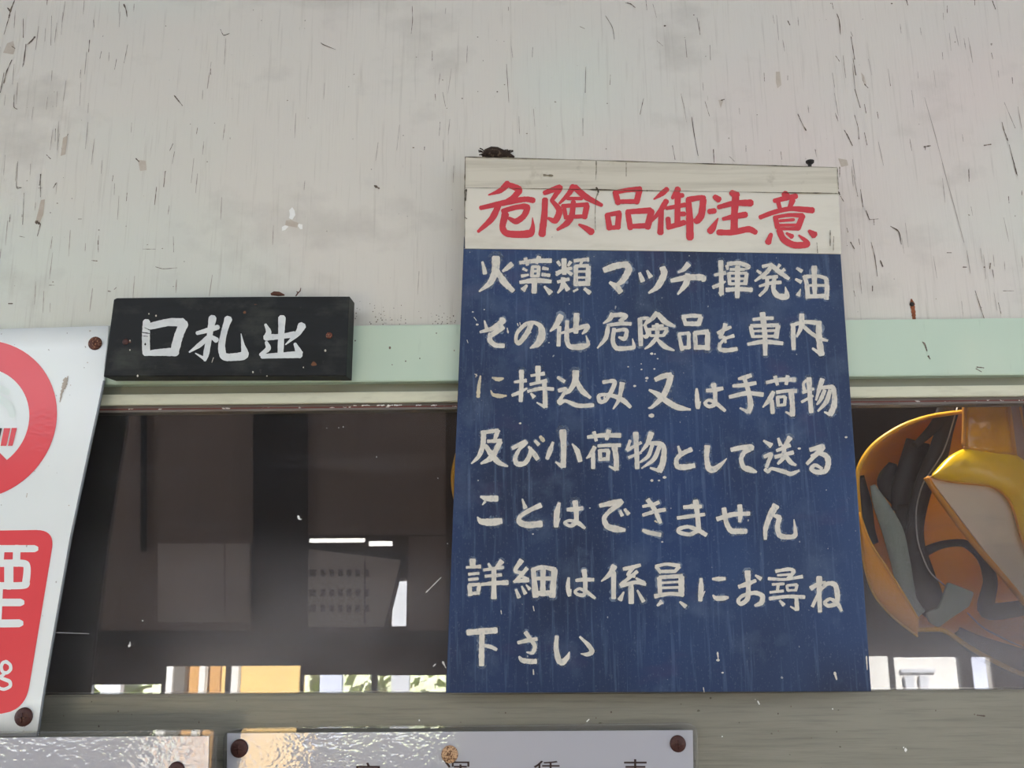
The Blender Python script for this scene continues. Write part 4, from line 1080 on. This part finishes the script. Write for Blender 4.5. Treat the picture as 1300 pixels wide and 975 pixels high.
strap('harness_strap', [(1206, 508, 22, SY - .003), (1188, 540, 14, SY - .003), (1162, 566, 8, SY - .003)], M['black_strap'])
strap('harness_strap', [(1092, 604, 10, SY), (1098, 640, 18, SY), (1104, 672, 14, SY), (1112, 690, 8, SY)], M['black_strap'])
strap('harness_strap', [(1134, 588, 10, SY + .02), (1128, 612, 28, SY + .02), (1145, 640, 22, SY + .02), (1160, 690, 26, SY + .015)], M['black_strap'])
strap('harness_strap', [(1165, 705, 14, SY + .02), (1195, 692, 10, SY + .02), (1225, 690, 10, SY + .02), (1248, 708, 14, SY + .02), (1258, 738, 18, SY + .02), (1254, 775, 22, SY + .02), (1300, 772, 20, SY + .02), (1340, 770, 18, SY + .02)], M['black_strap'], bulge=.003)
strap('harness_strap', [(1150, 640, 20, SY + .012), (1156, 700, 40, SY + .012), (1176, 756, 40, SY + .012), (1200, 790, 20, SY + .012)], M['black_strap'])
strap('harness_strap', [(1166, 560, 30, SY + .016), (1150, 620, 34, SY + .016), (1140, 650, 16, SY + .016)], M['black_strap'])
strap('sweatband', [(1216, 800, 10, SY), (1238, 818, 26, SY), (1268, 832, 34, SY), (1310, 842, 30, SY)], M['black_strap'], bulge=.004)
strap('chin_strap', [(1108, 616, 6, SY - .004), (1118, 640, 18, SY - .004), (1134, 675, 26, SY - .004), (1144, 715, 24, SY - .004), (1154, 760, 20, SY - .004), (1170, 780, 12, SY - .004)], M['webbing'])
from_bm('buckle_tab', prism_bm([at(*p, SY - .007) for p in rounded([(1204, 739), (1237, 752), (1231, 770), (1208, 785), (1192, 797), (1180, 790), (1176, 778), (1192, 772)], 3, 3)], .004, .0008), M['webbing'], t)
bm = tube(bmesh.new(), [at(x, y, SY - .006) for x, y in [q[:2] for q in catmull([(1216, 515), (1198, 572), (1172, 614), (1163, 650), (1166, 690), (1180, 725), (1200, 744)], 6)]], .0011, 8)
from_bm('edge_wire', bm, M['wire'], t, True)
bm = tube(bmesh.new(), [at(x, y, SY - .006) for x, y in [q[:2] for q in catmull([(1228, 778), (1250, 798), (1290, 818), (1330, 832)], 6)]], .0011, 8)
from_bm('edge_wire', bm, M['wire'], t, True)

t = thing('safety_helmet', 'orange edge of a second helmet peeping past the left of the blue sign', 'helmet', at(640, 668, HY))
rim2 = [(575.2, 598), (580, 640), (600, 668), (640, 680), (690, 664), (712, 620), (706, 560), (670, 528), (630, 522), (594, 542)]
helmet_shell(t, rim2, (645, 600), HY, .13, M['orange_shell'], .003)

def brim_loft(A, B, n=5):
    A, B = catmull(A, 6), catmull(B, 6)
    V = [at(a[0] + (b[0] - a[0]) * j / n, a[1] + (b[1] - a[1]) * j / n, HY - .004 - .006 * math.sin(math.pi * j / n)) for a, b in zip(A, B) for j in range(n + 1)]
    Fc = [(i * (n + 1) + j, i * (n + 1) + j + 1, (i + 1) * (n + 1) + j + 1, (i + 1) * (n + 1) + j) for i in range(len(A) - 1) for j in range(n)]
    o = from_py('brim', V, Fc, M['orange_shell'], t1, True)
    sm = o.modifiers.new('thickness', 'SOLIDIFY'); sm.thickness = .002; sm.offset = 0
def rim_line(path):
    bm = tube(bmesh.new(), [at(x, y, HY - .006) for x, y in [q[:2] for q in catmull(path, 6)]], .0016, 8)
    from_bm('brim_edge', bm, M['rim'], t1, True)
rim_line([(1091, 650), (1105, 688), (1127, 722), (1146, 752), (1166, 786)])
rim_line([(1090, 655), (1096, 712), (1108, 752), (1132, 782), (1165, 808)])
brim_loft([(1091, 650), (1105, 688), (1127, 722), (1146, 752), (1166, 786)], [(1090, 655), (1096, 712), (1108, 752), (1132, 782), (1165, 808)])
fill = bpy.data.lights.new('helmet_fill', 'AREA')  # unseen fill light added to brighten the helmet and armband
fill.shape = 'DISK'
fill.size = 0.14
fill.energy = 9.0
fill.color = (1.0, 0.96, 0.9)
lo = bpy.data.objects.new('helmet_fill', fill)
lo.location = (0.55, 1.20, 2.35)
lo.rotation_euler = Vector((0.1, 0.02, -0.8)).to_track_quat('-Z', 'Y').to_euler()
COL.objects.link(lo)
AY = 1.105
t = thing('yellow_armband', 'shiny yellow vinyl armband with a grey inside hanging in the right of the window', 'armband', at(1260, 760, AY))
def loft(name, A, B, m, bulge=.012, n=12, Y=AY, th=.002):
    A, B = catmull(A, 6), catmull(B, 6)
    k = len(A)
    B = [B[round(i * (len(B) - 1) / (k - 1))] for i in range(k)]
    V, Fc = [], []
    for (ax, ay), (bx, by) in zip(A, B):
        for j in range(n + 1):
            s_ = j / n
            V.append(at(ax + (bx - ax) * s_, ay + (by - ay) * s_, Y - bulge * math.sin(math.pi * s_) ** .8))
    for i in range(k - 1):
        for j in range(n):
            a = i * (n + 1) + j
            Fc.append((a, a + 1, a + n + 2, a + n + 1))
    o = from_py(name, V, Fc, m, t, True)
    sm = o.modifiers.new('thickness', 'SOLIDIFY'); sm.thickness = th; sm.offset = 0
    return o
loft('reflective_strap', [(1226, 500), (1226, 535), (1225, 570)], [(1277, 500), (1281, 540), (1286, 578)], M['amber'], .006)
loft('vinyl_front', [(1184, 602), (1205, 580), (1228, 569), (1255, 570), (1286, 576), (1312, 600), (1330, 660), (1332, 720)],
     [(1183, 606), (1205, 611), (1232, 614), (1256, 617), (1274, 627), (1286, 645), (1296, 680), (1310, 720)], M['vinyl'], .010)
from_bm('grey_inside', prism_bm([at(*p, AY + .006) for p in rounded([(1178, 604), (1236, 608), (1272, 616), (1300, 650), (1330, 700), (1330, 800), (1303, 768)], [4, 6, 12, 20, 10, 4, 4], 5)], .003, .0006), M['backing'], t)
def pipe(path, r, Y):
    bm = tube(bmesh.new(), [at(x, y, Y) for x, y in [q[:2] for q in catmull(path, 6)]], r, 8)
    return from_bm('piping', bm, M['piping'], t, True)
pipe([(1176, 606), (1190, 628), (1230, 682), (1270, 728), (1303, 768)], .0045, AY + .004)
pipe([(1183, 605), (1205, 611), (1232, 614), (1256, 617), (1274, 627), (1286, 645), (1296, 680), (1310, 720)], .002, AY)
pipe([(1224, 500), (1224, 535), (1223, 566)], .0028, AY)
pipe([(1278, 500), (1283, 540), (1288, 578)], .0035, AY)
pipe([(1223, 568), (1255, 571), (1288, 577)], .0018, AY - .002)
from_bm('back_strap', prism_bm([at(*p, AY + .012) for p in ((1280, 500), (1310, 500), (1318, 600), (1290, 585))], .002), M['pink_web'], t)
pipe([(1292, 500), (1300, 540), (1312, 590)], .0016, AY + .010)
